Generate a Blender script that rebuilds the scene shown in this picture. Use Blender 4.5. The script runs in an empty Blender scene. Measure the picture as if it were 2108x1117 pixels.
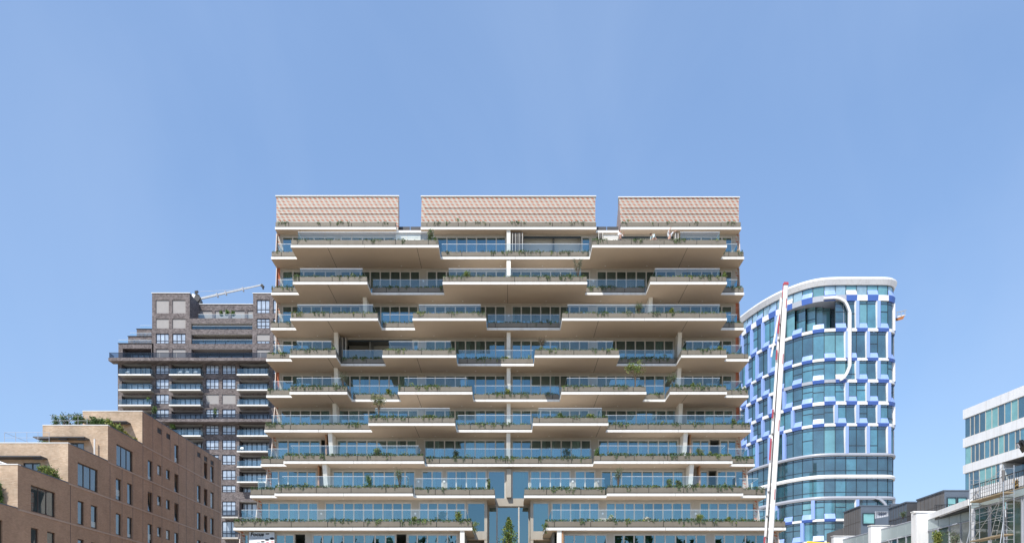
import bpy, math, random
from mathutils import Vector
R = random.Random(7)
SC = bpy.context.scene
COL = SC.collection
# ------------------------------------------------------------------ camera, sky, sun, exposure
F = 1750.0; CX = 1045.0; HY = 1320.0; CZ = 1.7      # focal length in photo pixels, vanishing point, eye height
cam_d = bpy.data.cameras.new('camera'); cam = bpy.data.objects.new('camera', cam_d); COL.objects.link(cam)
cam.location = (0, 0, CZ); cam.rotation_euler = (math.radians(90), 0, 0)
cam_d.sensor_width = 36.0; cam_d.lens = F / 2108 * 36
cam_d.shift_x = (1054 - CX) / 2108; cam_d.shift_y = (HY - 558.5) / 2108
cam_d.clip_end = 6000; cam_d.clip_start = 0.1
SC.camera = cam
SUNV = Vector((-0.6, -1.0, 1.57)).normalized()       # towards the sun
EL = math.asin(SUNV.z)
w = bpy.data.worlds.new('World'); SC.world = w; w.use_nodes = True
nt = w.node_tree; nt.nodes.clear()
out = nt.nodes.new('ShaderNodeOutputWorld'); bg = nt.nodes.new('ShaderNodeBackground')
sky = nt.nodes.new('ShaderNodeTexSky'); sky.sky_type = 'NISHITA'; sky.sun_disc = False
sky.sun_elevation = EL; sky.sun_rotation = math.atan2(SUNV.x, SUNV.y)
sky.air_density = 1.05; sky.dust_density = 0.5; sky.ozone_density = 1.6; sky.altitude = 0
hs = nt.nodes.new('ShaderNodeHueSaturation'); hs.inputs['Saturation'].default_value = 1.12
hs.inputs['Value'].default_value = 1.09
# faint high cirrus, laid out on the sky's own directions
tc = nt.nodes.new('ShaderNodeTexCoord'); mp = nt.nodes.new('ShaderNodeMapping')
mp.inputs['Scale'].default_value = (1.6, 1.2, 3.0); mp.inputs['Rotation'].default_value = (0.3, 0.5, 0.2)
nz = nt.nodes.new('ShaderNodeTexNoise'); nz.inputs['Scale'].default_value = 1.7; nz.inputs['Detail'].default_value = 5
nz.inputs['Roughness'].default_value = 0.42
rp = nt.nodes.new('ShaderNodeMapRange'); rp.inputs['From Min'].default_value = 0.45; rp.inputs['From Max'].default_value = 0.75
rp.inputs['To Min'].default_value = 0.50; rp.inputs['To Max'].default_value = 0.62
mx = nt.nodes.new('ShaderNodeMixRGB'); mx.inputs['Color2'].default_value = (1.72, 2.62, 4.45, 1)
nt.links.new(tc.outputs['Generated'], mp.inputs['Vector']); nt.links.new(mp.outputs['Vector'], nz.inputs['Vector'])
nt.links.new(nz.outputs['Fac'], rp.inputs['Value']); nt.links.new(rp.outputs['Result'], mx.inputs['Fac'])
nt.links.new(sky.outputs['Color'], hs.inputs['Color']); nt.links.new(hs.outputs['Color'], mx.inputs['Color1'])
mx2 = nt.nodes.new('ShaderNodeMixRGB'); mx2.inputs['Color2'].default_value = (3.0, 3.8, 5.2, 1)
mp2 = nt.nodes.new('ShaderNodeMapping'); mp2.inputs['Scale'].default_value = (2.2, 1.0, 1.1); mp2.inputs['Rotation'].default_value = (0.2, 0.35, 0.1); mp2.inputs['Location'].default_value = (3.1, 0.4, 1.7)
nz2 = nt.nodes.new('ShaderNodeTexNoise'); nz2.inputs['Scale'].default_value = 1.9; nz2.inputs['Detail'].default_value = 6; nz2.inputs['Roughness'].default_value = 0.5; nz2.inputs['Distortion'].default_value = 0.6
rp2 = nt.nodes.new('ShaderNodeMapRange'); rp2.inputs['From Min'].default_value = 0.42; rp2.inputs['From Max'].default_value = 0.8; rp2.inputs['To Max'].default_value = 0.22
nt.links.new(tc.outputs['Generated'], mp2.inputs['Vector']); nt.links.new(mp2.outputs['Vector'], nz2.inputs['Vector']); nt.links.new(nz2.outputs['Fac'], rp2.inputs['Value'])
nt.links.new(rp2.outputs['Result'], mx2.inputs['Fac']); nt.links.new(mx.outputs['Color'], mx2.inputs['Color1']); nt.links.new(mx2.outputs['Color'], bg.inputs['Color']); nt.links.new(bg.outputs['Background'], out.inputs['Surface'])
bg.inputs['Strength'].default_value = 0.15
sun_d = bpy.data.lights.new('sun', 'SUN'); sun_d.energy = 4.6; sun_d.angle = math.radians(0.5); sun_d.color = (1.0, 0.955, 0.88)
sun = bpy.data.objects.new('sun', sun_d); COL.objects.link(sun)
sun.rotation_euler = SUNV.to_track_quat('Z', 'Y').to_euler()
vs = SC.view_settings; vs.view_transform = 'Standard'; vs.look = 'None'; vs.gamma = 1.0; vs.exposure = 0.35
SC.cycles.transparent_max_bounces = 16; SC.cycles.max_bounces = 8; SC.cycles.caustics_reflective = False; SC.cycles.caustics_refractive = False

# ------------------------------------------------------------------ helpers
def W(px, py, Y):
    return Vector(((px - CX) * Y / F, Y, CZ + (HY - py) * Y / F))
def WX(px, Y): return (px - CX) * Y / F
def WZ(py, Y): return CZ + (HY - py) * Y / F

class MB:
    def __init__(s): s.v = []; s.f = []; s.m = []
    def face(s, pts, mi=0):
        n = len(s.v); s.v += [tuple(p) for p in pts]; s.f.append(tuple(range(n, n + len(pts)))); s.m.append(mi)
    def hexa(s, b, t, mi=0):
        n = len(s.v); s.v += [tuple(p) for p in b] + [tuple(p) for p in t]; k = len(b)
        s.f.append(tuple(n + i for i in reversed(range(k)))); s.f.append(tuple(n + k + i for i in range(k)))
        for i in range(k):
            j = (i + 1) % k; s.f.append((n + i, n + j, n + k + j, n + k + i))
        s.m += [mi] * (k + 2)
    def box(s, x0, x1, y0, y1, z0, z1, mi=0):
        if x1 < x0: x0, x1 = x1, x0
        if y1 < y0: y0, y1 = y1, y0
        if z1 < z0: z0, z1 = z1, z0
        s.hexa([(x0, y0, z0), (x1, y0, z0), (x1, y1, z0), (x0, y1, z0)], [(x0, y0, z1), (x1, y0, z1), (x1, y1, z1), (x0, y1, z1)], mi)
    def prism(s, poly, z0, z1, mi=0):
        s.hexa([(x, y, z0) for x, y in poly], [(x, y, z1) for x, y in poly], mi)
    def tube(s, p0, p1, r0, r1=None, n=8, mi=0):
        p0 = Vector(p0); p1 = Vector(p1); r1 = r0 if r1 is None else r1
        d = (p1 - p0); 
        if d.length < 1e-6: return
        q = d.to_track_quat('Z', 'Y')
        b = [p0 + q @ Vector((math.cos(a) * r0, math.sin(a) * r0, 0)) for a in [2 * math.pi * i / n for i in range(n)]]
        t = [p1 + q @ Vector((math.cos(a) * r1, math.sin(a) * r1, 0)) for a in [2 * math.pi * i / n for i in range(n)]]
        s.hexa(b, t, mi)
    def bar(s, p0, p1, w, h=None, mi=0):
        h = w if h is None else h
        p0 = Vector(p0); p1 = Vector(p1); q = (p1 - p0).to_track_quat('Z', 'Y')
        cs = [(-w / 2, -h / 2), (w / 2, -h / 2), (w / 2, h / 2), (-w / 2, h / 2)]
        s.hexa([p0 + q @ Vector((a, b, 0)) for a, b in cs], [p1 + q @ Vector((a, b, 0)) for a, b in cs], mi)
    def leaf(s, c, size, up=None, mi=0, rnd=R):
        d = Vector((rnd.gauss(0, 1), rnd.gauss(0, 1), rnd.gauss(0, 1)))
        if up is not None: d = d * 0.5 + Vector(up)
        d.normalize()
        e = d.cross(Vector((rnd.gauss(0, 1), rnd.gauss(0, 1), rnd.gauss(0, 1)))).normalized()
        c = Vector(c); a = d * size; b = e * size * 0.42
        s.face([c - a * 0.5, c + b * 0.5, c + a * 0.7, c - b * 0.5], mi)
    def sphere(s, c, r, nu=8, nv=6, mi=0, sz=1.0):
        c = Vector(c)
        P = lambda i, j: c + Vector((r * math.sin(math.pi * j / nv) * math.cos(2 * math.pi * i / nu), r * math.sin(math.pi * j / nv) * math.sin(2 * math.pi * i / nu), r * sz * math.cos(math.pi * j / nv)))
        for i in range(nu):
            for j in range(nv):
                q = [P(i, j), P(i, j + 1), P(i + 1, j + 1), P(i + 1, j)]
                if j == 0: q = [q[0], q[1], q[2]]
                elif j == nv - 1: q = [q[0], q[1], q[3]]
                s.face(q, mi)

def obj(name, mb, mats, parent=None, smooth=False):
    me = bpy.data.meshes.new(name)
    off = Vector((0, 0, 0))
    if parent is not None:
        p = parent
        while p is not None: off = off + p.location; p = p.parent
    me.from_pydata([(x - off.x, y - off.y, z - off.z) for x, y, z in mb.v], [], mb.f)
    if not isinstance(mats, (list, tuple)): mats = [mats]
    for m in mats: me.materials.append(m)
    me.polygons.foreach_set('material_index', mb.m)
    if smooth: me.polygons.foreach_set('use_smooth', [True] * len(me.polygons))
    me.update()
    o = bpy.data.objects.new(name, me); COL.objects.link(o)
    if parent is not None: o.parent = parent
    return o
def tag(o, label, cat, group=None, kind=None):
    if label: o['label'] = label
    if cat: o['category'] = cat
    if group: o['group'] = group
    if kind: o['kind'] = kind
    return o
def thing(name, label, cat, loc=(0, 0, 0), group=None):
    o = bpy.data.objects.new(name, None); COL.objects.link(o); o.location = loc; o.empty_display_size = 0.5
    return tag(o, label, cat, group)

# ------------------------------------------------------------------ materials
def mat(name, col, rough=0.6, var=0.12, scale=1.5, metal=0.0, spec=0.5, col2=None, bump=0.0, bscale=40, dirt=0.0):
    m = bpy.data.materials.new(name); m.use_nodes = True; t = m.node_tree; b = t.nodes['Principled BSDF']
    b.inputs['Roughness'].default_value = rough; b.inputs['Metallic'].default_value = metal
    b.inputs['Specular IOR Level'].default_value = spec
    tc = t.nodes.new('ShaderNodeTexCoord'); n = t.nodes.new('ShaderNodeTexNoise')
    n.inputs['Scale'].default_value = scale; n.inputs['Detail'].default_value = 6; n.inputs['Roughness'].default_value = 0.62
    t.links.new(tc.outputs['Object'], n.inputs['Vector'])
    r = t.nodes.new('ShaderNodeValToRGB'); r.color_ramp.elements[0].position = 0.3; r.color_ramp.elements[1].position = 0.7
    c2 = col2 or tuple(min(1, c * (1 + var)) for c in col)
    r.color_ramp.elements[0].color = tuple(c * (1 - var) for c in col) + (1,) if not col2 else tuple(col) + (1,)
    r.color_ramp.elements[1].color = tuple(c2) + (1,)
    t.links.new(n.outputs['Fac'], r.inputs['Fac']); src = r.outputs['Color']
    if dirt > 0:      # rain streaks running down
        mp = t.nodes.new('ShaderNodeMapping'); mp.inputs['Scale'].default_value = (3.5, 3.5, 0.25)
        n2 = t.nodes.new('ShaderNodeTexNoise'); n2.inputs['Scale'].default_value = 1.0; n2.inputs['Detail'].default_value = 4
        t.links.new(tc.outputs['Object'], mp.inputs['Vector']); t.links.new(mp.outputs['Vector'], n2.inputs['Vector'])
        mr = t.nodes.new('ShaderNodeMapRange'); mr.inputs['From Min'].default_value = 0.5; mr.inputs['From Max'].default_value = 0.75
        mr.inputs['To Max'].default_value = dirt
        mx = t.nodes.new('ShaderNodeMixRGB'); mx.blend_type = 'MULTIPLY'; mx.inputs['Color2'].default_value = (0.55, 0.5, 0.43, 1)
        t.links.new(n2.outputs['Fac'], mr.inputs['Value']); t.links.new(mr.outputs['Result'], mx.inputs['Fac'])
        t.links.new(src, mx.inputs['Color1']); src = mx.outputs['Color']
    t.links.new(src, b.inputs['Base Color'])
    if bump > 0:
        nb = t.nodes.new('ShaderNodeTexNoise'); nb.inputs['Scale'].default_value = bscale
        bu = t.nodes.new('ShaderNodeBump'); bu.inputs['Strength'].default_value = bump
        t.links.new(tc.outputs['Object'], nb.inputs['Vector']); t.links.new(nb.outputs['Fac'], bu.inputs['Height']); t.links.new(bu.outputs['Normal'], b.inputs['Normal'])
    return m
def leafmat(name, c1, c2):
    m = mat(name, c1, rough=0.55, scale=6.0, col2=c2, spec=0.3)
    return m
def brick(name, cols, mortar, bw=0.22, bh=0.065, axis='xz', rough=0.85, big=0.5, mottle=1.0):
    """brick courses laid in world metres; cols = darker, mid, lighter brick"""
    m = bpy.data.materials.new(name); m.use_nodes = True; t = m.node_tree; b = t.nodes['Principled BSDF']
    b.inputs['Roughness'].default_value = rough; b.inputs['Specular IOR Level'].default_value = 0.25
    tc = t.nodes.new('ShaderNodeTexCoord'); sp = t.nodes.new('ShaderNodeSeparateXYZ'); cb = t.nodes.new('ShaderNodeCombineXYZ')
    ad = t.nodes.new('ShaderNodeMath'); ad.operation = 'ADD'
    t.links.new(tc.outputs['Object'], sp.inputs[0]); t.links.new(sp.outputs['X'], ad.inputs[0]); t.links.new(sp.outputs['Y'], ad.inputs[1])
    t.links.new(ad.outputs[0], cb.inputs['X']); t.links.new(sp.outputs['Z'], cb.inputs['Y'])
    br = t.nodes.new('ShaderNodeTexBrick'); br.inputs['Scale'].default_value = 1.0
    br.inputs['Brick Width'].default_value = bw; br.inputs['Row Height'].default_value = bh; br.inputs['Mortar Size'].default_value = 0.006
    br.inputs['Color1'].default_value = cols[0] + (1,); br.inputs['Color2'].default_value = cols[2] + (1,); br.inputs['Mortar'].default_value = mortar + (1,)
    t.links.new(cb.outputs[0], br.inputs['Vector'])
    n = t.nodes.new('ShaderNodeTexNoise'); n.inputs['Scale'].default_value = big; n.inputs['Detail'].default_value = 8; n.inputs['Roughness'].default_value = 0.7
    t.links.new(tc.outputs['Object'], n.inputs['Vector'])
    r = t.nodes.new('ShaderNodeValToRGB'); r.color_ramp.elements[0].position = 0.32; r.color_ramp.elements[1].position = 0.68
    q_ = 1 - .28 * mottle; r.color_ramp.elements[0].color = (q_, q_, q_, 1); q_ = 1 + .25 * mottle; r.color_ramp.elements[1].color = (q_, q_, q_, 1)
    t.links.new(n.outputs['Fac'], r.inputs['Fac'])
    # patches of a few bricks that differ
    n2 = t.nodes.new('ShaderNodeTexNoise'); n2.inputs['Scale'].default_value = 2.6; n2.inputs['Detail'].default_value = 3
    mp = t.nodes.new('ShaderNodeMapping'); mp.inputs['Scale'].default_value = (1.3, 1.0, 1)
    t.links.new(cb.outputs[0], mp.inputs['Vector']); t.links.new(mp.outputs['Vector'], n2.inputs['Vector'])
    r2 = t.nodes.new('ShaderNodeValToRGB'); r2.color_ramp.elements[0].position = 0.38; r2.color_ramp.elements[1].position = 0.6
    r2.color_ramp.elements[0].color = (0, 0, 0, 1); r2.color_ramp.elements[1].color = (1, 1, 1, 1)
    t.links.new(n2.outputs['Fac'], r2.inputs['Fac'])
    m2 = t.nodes.new('ShaderNodeMixRGB'); m2.inputs['Color2'].default_value = cols[1] + (1,)
    sc = t.nodes.new('ShaderNodeMath'); sc.operation = 'MULTIPLY'; sc.inputs[1].default_value = 0.55
    t.links.new(r2.outputs['Color'], sc.inputs[0]); t.links.new(sc.outputs[0], m2.inputs['Fac']); t.links.new(br.outputs['Color'], m2.inputs['Color1'])
    mu = t.nodes.new('ShaderNodeMixRGB'); mu.blend_type = 'MULTIPLY'; mu.inputs['Fac'].default_value = 1
    t.links.new(m2.outputs['Color'], mu.inputs['Color1']); t.links.new(r.outputs['Color'], mu.inputs['Color2'])
    t.links.new(mu.outputs['Color'], b.inputs['Base Color'])
    bu = t.nodes.new('ShaderNodeBump'); bu.inputs['Strength'].default_value = 0.3; bu.inputs['Distance'].default_value = 0.01
    t.links.new(br.outputs['Fac'], bu.inputs['Height']); bu.invert = True; t.links.new(bu.outputs['Normal'], b.inputs['Normal'])
    return m
def glass(name, tint, gloss, fac, rough=0.0, wob=0.0):
    """thin architectural glazing: part clear, part mirror"""
    m = bpy.data.materials.new(name); m.use_nodes = True; t = m.node_tree; t.nodes.clear()
    o = t.nodes.new('ShaderNodeOutputMaterial'); mx = t.nodes.new('ShaderNodeMixShader')
    tr = t.nodes.new('ShaderNodeBsdfTransparent'); tr.inputs['Color'].default_value = tint + (1,)
    gl = t.nodes.new('ShaderNodeBsdfGlossy'); gl.inputs['Color'].default_value = gloss + (1,); gl.inputs['Roughness'].default_value = rough
    lw = t.nodes.new('ShaderNodeFresnel'); lw.inputs['IOR'].default_value = 1.5
    ad = t.nodes.new('ShaderNodeMath'); ad.operation = 'ADD'; ad.use_clamp = True; ad.inputs[1].default_value = fac - 0.04
    t.links.new(lw.outputs[0], ad.inputs[0]); t.links.new(ad.outputs[0], mx.inputs[0])
    t.links.new(tr.outputs[0], mx.inputs[1]); t.links.new(gl.outputs[0], mx.inputs[2]); t.links.new(mx.outputs[0], o.inputs['Surface'])
    if wob > 0:
        tc = t.nodes.new('ShaderNodeTexCoord'); n = t.nodes.new('ShaderNodeTexNoise'); n.inputs['Scale'].default_value = 0.55
        n.inputs['Detail'].default_value = 1
        bu = t.nodes.new('ShaderNodeBump'); bu.inputs['Strength'].default_value = wob; bu.inputs['Distance'].default_value = 0.1
        t.links.new(tc.outputs['Object'], n.inputs['Vector']); t.links.new(n.outputs['Fac'], bu.inputs['Height']); t.links.new(bu.outputs['Normal'], gl.inputs['Normal'])
    return m
def opaque_glass(name, col, ior, rough=0.03, var=0.5, scale=0.4, wob=0.03):
    m = mat(name, col, rough=rough, var=var, scale=scale)
    b = m.node_tree.nodes['Principled BSDF']; b.inputs['IOR'].default_value = ior
    t = m.node_tree; tc = t.nodes.new('ShaderNodeTexCoord'); n = t.nodes.new('ShaderNodeTexNoise'); n.inputs['Scale'].default_value = 0.5
    bu = t.nodes.new('ShaderNodeBump'); bu.inputs['Strength'].default_value = wob; bu.inputs['Distance'].default_value = 0.1
    t.links.new(tc.outputs['Object'], n.inputs['Vector']); t.links.new(n.outputs['Fac'], bu.inputs['Height']); t.links.new(bu.outputs['Normal'], b.inputs['Normal'])
    return m
def tiles(name):
    """white glazed relief tiles with slanting terracotta ones between, in courses"""
    m = bpy.data.materials.new(name); m.use_nodes = True; t = m.node_tree; b = t.nodes['Principled BSDF']
    b.inputs['Roughness'].default_value = 0.5
    def math_(op, a, bb=None):
        n = t.nodes.new('ShaderNodeMath'); n.operation = op
        for i, x in enumerate((a, bb)):
            if x is None: continue
            if isinstance(x, (int, float)): n.inputs[i].default_value = x
            else: t.links.new(x, n.inputs[i])
        return n.outputs[0]
    tc = t.nodes.new('ShaderNodeTexCoord'); sp = t.nodes.new('ShaderNodeSeparateXYZ'); t.links.new(tc.outputs['Object'], sp.inputs[0])
    x = math_('ADD', sp.outputs['X'], sp.outputs['Y'])
    z = math_('MULTIPLY', sp.outputs['Z'], 1 / 0.29)
    row = math_('FLOOR', z); fz = math_('SUBTRACT', z, row)
    sh = math_('MULTIPLY', row, 0.37)
    u = math_('ADD', math_('ADD', math_('MULTIPLY', x, 1 / 0.45), sh), math_('MULTIPLY', fz, 0.75))
    fu = math_('FRACT', u)
    red = math_('MULTIPLY', math_('LESS_THAN', fu, 0.50), math_('MULTIPLY', math_('GREATER_THAN', fz, 0.2), math_('LESS_THAN', fz, 0.78)))
    n = t.nodes.new('ShaderNodeTexNoise'); n.inputs['Scale'].default_value = 3.0; n.inputs['Detail'].default_value = 6
    t.links.new(tc.outputs['Object'], n.inputs['Vector'])
    ra = t.nodes.new('ShaderNodeValToRGB'); ra.color_ramp.elements[0].color = (0.34, 0.10, 0.055, 1); ra.color_ramp.elements[1].color = (0.50, 0.20, 0.11, 1)
    ra.color_ramp.elements[0].position = 0.3; ra.color_ramp.elements[1].position = 0.7
    t.links.new(n.outputs['Fac'], ra.inputs['Fac'])
    rw = t.nodes.new('ShaderNodeValToRGB'); rw.color_ramp.elements[0].color = (0.36, 0.33, 0.285, 1); rw.color_ramp.elements[1].color = (0.54, 0.50, 0.44, 1)
    t.links.new(n.outputs['Fac'], rw.inputs['Fac'])
    mx = t.nodes.new('ShaderNodeMixRGB'); t.links.new(red, mx.inputs['Fac']); t.links.new(rw.outputs['Color'], mx.inputs['Color1']); t.links.new(ra.outputs['Color'], mx.inputs['Color2'])
    t.links.new(mx.outputs['Color'], b.inputs['Base Color'])
    bu = t.nodes.new('ShaderNodeBump'); bu.inputs['Strength'].default_value = 0.8; bu.inputs['Distance'].default_value = 0.06; bu.invert = True
    t.links.new(red, bu.inputs['Height']); t.links.new(bu.outputs['Normal'], b.inputs['Normal'])
    return m

M = {}
M['white_edge'] = mat('white_slab_edge', (0.78, 0.77, 0.74), 0.6, 0.05, 0.8, dirt=0.35)
M['soffit'] = mat('cream_soffit', (0.54, 0.425, 0.32), 0.75, 0.06, 0.25)
M['groove'] = mat('dark_joint', (0.10, 0.085, 0.07), 0.8)
M['planter'] = mat('bronze_planter_panel', (0.19, 0.165, 0.128), 0.45, 0.07, 0.5, metal=0.0, dirt=0.25)
M['planter_gap'] = mat('planter_shadow_gap', (0.03, 0.028, 0.026), 0.8)
M['soil'] = mat('potting_soil', (0.06, 0.045, 0.03), 0.95, 0.3, 8)
M['rail'] = mat('pale_metal_handrail', (0.70, 0.72, 0.73), 0.35, 0.05, 2, metal=0.3)
M['frame'] = mat('light_window_frame', (0.52, 0.50, 0.46), 0.5, 0.05, 0.7)
M['column'] = mat('beige_grey_render', (0.40, 0.365, 0.31), 0.7, 0.08, 0.6, dirt=0.2)
M['fin'] = mat('white_partition', (0.78, 0.76, 0.70), 0.65, 0.05, 0.6, dirt=0.25)
M['pinkfin'] = mat('pale_pink_screen', (0.66, 0.55, 0.49), 0.65, 0.06, 0.6)
M['wood'] = mat('orange_wood_slat', (0.42, 0.22, 0.11), 0.6, 0.2, 3)
M['interior'] = mat('dim_interior', (0.19, 0.19, 0.175), 0.9, 0.2, 0.3)
M['curtain'] = mat('pale_curtain', (0.72, 0.73, 0.72), 0.9, 0.05, 1)
M['greyscreen'] = mat('grey_screen', (0.58, 0.56, 0.51), 0.8, 0.05, 0.5)
M['tile'] = tiles('white_and_terracotta_tiles')
M['terracotta'] = brick('terracotta_relief_brick', ((0.40, 0.10, 0.05), (0.50, 0.16, 0.085), (0.58, 0.22, 0.13)), (0.45, 0.30, 0.24), 0.30, 0.14)
M['coping'] = mat('pale_coping', (0.74, 0.73, 0.71), 0.5, 0.05, 1)
M['pane'] = glass('window_glass', (0.32, 0.54, 0.49), (0.55, 0.82, 0.90), 0.30, 0.0, 0.03)
M['pane2'] = glass('window_glass_darker', (0.27, 0.42, 0.40), (0.50, 0.79, 0.88), 0.27, 0.0, 0.03)
M['railglass'] = glass('railing_glass', (0.88, 0.945, 0.935), (0.68, 0.92, 1.0), 0.13)
M['darkrailglass'] = glass('smoked_railing_glass', (0.38, 0.40, 0.43), (0.75, 0.8, 0.85), 0.05)
M['black'] = mat('black_metal', (0.02, 0.02, 0.022), 0.5, 0.2, 2)
M['darkpanel'] = mat('charcoal_panel', (0.06, 0.06, 0.065), 0.6, 0.15, 1)
M['brickdark'] = brick('mottled_purple_brown_brick', ((0.09, 0.076, 0.078), (0.18, 0.157, 0.156), (0.225, 0.196, 0.194)), (0.135, 0.122, 0.122), 0.30, 0.20, big=0.9)
M['bricktan'] = brick('tan_brick', ((0.42, 0.30, 0.205), (0.48, 0.36, 0.26), (0.55, 0.43, 0.315)), (0.38, 0.31, 0.25), 0.25, 0.075)
M['brickbrown'] = brick('brown_brick', ((0.34, 0.22, 0.148), (0.39, 0.255, 0.175), (0.45, 0.295, 0.205)), (0.34, 0.24, 0.175), 0.25, 0.075, mottle=.5)
M['band'] = mat('pale_brick_band', (0.44, 0.32, 0.25), 0.8, 0.1, 2)
M['navyframe'] = mat('dark_navy_frame', (0.018, 0.02, 0.035), 0.45, 0.1, 2)
M['brownframe'] = mat('dark_brown_frame', (0.06, 0.035, 0.025), 0.5, 0.1, 2)
M['blind'] = mat('grey_roller_blind', (0.33, 0.315, 0.31), 0.75, 0.05, 0.6)
M['blind2'] = opaque_glass('pale_blind_behind_glass', (0.36, 0.38, 0.35), 1.7, 0.08, 0.15, 2.0)  # pale town house blinds, and painted reflections on the stepped block's panes
M['curtglass'] = opaque_glass('curtained_window_glass', (0.38, 0.44, 0.52), 2.3, 0.03, 0.35, 0.9)
M['skyglass'] = opaque_glass('dark_mirror_glass', (0.035, 0.055, 0.06), 2.3, 0.02, 0.5, 0.25, 0.05)
M['concrete'] = mat('pale_concrete', (0.52, 0.50, 0.47), 0.8, 0.08, 0.8, dirt=0.3)
M['darkconc'] = mat('grey_concrete_soffit', (0.34, 0.325, 0.305), 0.8, 0.08, 0.8)
M['loggia'] = mat('loggia_wall', (0.12, 0.115, 0.11), 0.8, 0.15, 0.6)
M['leaf'] = leafmat('green_leaves', (0.075, 0.14, 0.03), (0.14, 0.21, 0.06))
M['leafdark'] = leafmat('dark_green_leaves', (0.035, 0.075, 0.024), (0.075, 0.13, 0.042))
M['leafyellow'] = leafmat('yellow_green_leaves', (0.16, 0.19, 0.035), (0.28, 0.29, 0.07))
M['leafgrey'] = leafmat('grey_green_leaves', (0.09, 0.115, 0.075), (0.16, 0.18, 0.12))
M['leafdry'] = leafmat('dry_brown_leaves', (0.30, 0.19, 0.07), (0.42, 0.30, 0.13))
M['flower'] = leafmat('white_flowers', (0.55, 0.55, 0.45), (0.7, 0.7, 0.62))
M['bark'] = mat('bark', (0.13, 0.09, 0.06), 0.9, 0.25, 6)
M['bluetile'] = mat('deep_blue_panel', (0.065, 0.14, 0.44), 0.4, 0.06, 0.5)
M['lightblue'] = mat('light_blue_panel', (0.28, 0.40, 0.75), 0.4, 0.05, 0.5)
M['whitepanel'] = mat('white_panel', (0.80, 0.80, 0.80), 0.45, 0.05, 0.5, dirt=0.3)
M['greypanel'] = mat('grey_metal_band', (0.38, 0.40, 0.45), 0.45, 0.05, 0.5)
M['tealglass'] = opaque_glass('teal_glass', (0.06, 0.20, 0.255), 2.7, 0.03, 0.45, 0.35)
M['tealdark'] = opaque_glass('dark_teal_glass', (0.025, 0.085, 0.115), 2.6, 0.03, 0.5, 0.35)
M['stripglass'] = opaque_glass('pale_strip_glass', (0.28, 0.42, 0.50), 2.2, 0.03, 0.3, 0.5)
M['tealpale'] = opaque_glass('pale_blind_glass', (0.13, 0.30, 0.34), 2.1, 0.05, 0.25, 0.35)
M['mull'] = mat('dark_mullion', (0.03, 0.05, 0.065), 0.5)
M['aqua'] = opaque_glass('aqua_curtain_glass', (0.20, 0.42, 0.42), 1.7, 0.05, 0.15, 1.0)
M['greyclad'] = mat('grey_cladding', (0.15, 0.145, 0.145), 0.65, 0.12, 0.8)
M['bluegrey'] = mat('blue_grey_cladding', (0.10, 0.125, 0.16), 0.6, 0.1, 0.8)
M['houseglass'] = opaque_glass('green_house_glass', (0.055, 0.09, 0.075), 1.9, 0.03, 0.5, 0.4, 0.08)
M['frosted'] = mat('frosted_balustrade', (0.34, 0.40, 0.41), 0.25, 0.06, 0.5)
M['alu'] = mat('aluminium_tube', (0.50, 0.52, 0.54), 0.35, 0.08, 3, metal=0.6)
M['plank'] = mat('worn_plywood', (0.34, 0.27, 0.18), 0.8, 0.2, 2)
M['boomwhite'] = mat('white_paint', (0.80, 0.79, 0.78), 0.4, 0.05, 1.5, dirt=0.15)
M['greyboom'] = mat('light_grey_crane_paint', (0.46, 0.48, 0.50), 0.5, 0.1, 2)
M['boomred'] = mat('red_paint', (0.42, 0.07, 0.09), 0.4, 0.1, 2)
M['yellow'] = mat('yellow_paint', (0.85, 0.55, 0.02), 0.4, 0.06, 2)
M['orange'] = mat('orange_brown_metal', (0.42, 0.16, 0.04), 0.5, 0.15, 3)
M['skin'] = mat('skin', (0.55, 0.33, 0.24), 0.6, 0.05, 5)
M['shirt'] = mat('white_cotton', (0.78, 0.79, 0.80), 0.9, 0.06, 4)
M['paleblue'] = mat('pale_aqua_cotton', (0.62, 0.75, 0.76), 0.9, 0.06, 4)
M['jeans'] = mat('dark_denim', (0.04, 0.055, 0.08), 0.9, 0.15, 6)
M['hair'] = mat('brown_hair', (0.10, 0.05, 0.03), 0.7, 0.2, 6)
M['ground'] = mat('pale_paving', (0.40, 0.345, 0.27), 0.9, 0.15, 0.2, bump=0.2, bscale=3)
M['banner'] = mat('grey_banner_vinyl', (0.50, 0.55, 0.60), 0.5, 0.08, 0.5)
M['ink'] = mat('dark_print', (0.02, 0.022, 0.03), 0.6)
M['redprint'] = mat('red_print', (0.6, 0.08, 0.08), 0.6)

# ------------------------------------------------------------------ ground
g = MB(); g.face([(-1500, -1500, 0), (1500, -1500, 0), (1500, 2500, 0), (-1500, 2500, 0)])
tag(obj('ground', g, M['ground']), None, None, kind='structure')

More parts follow.
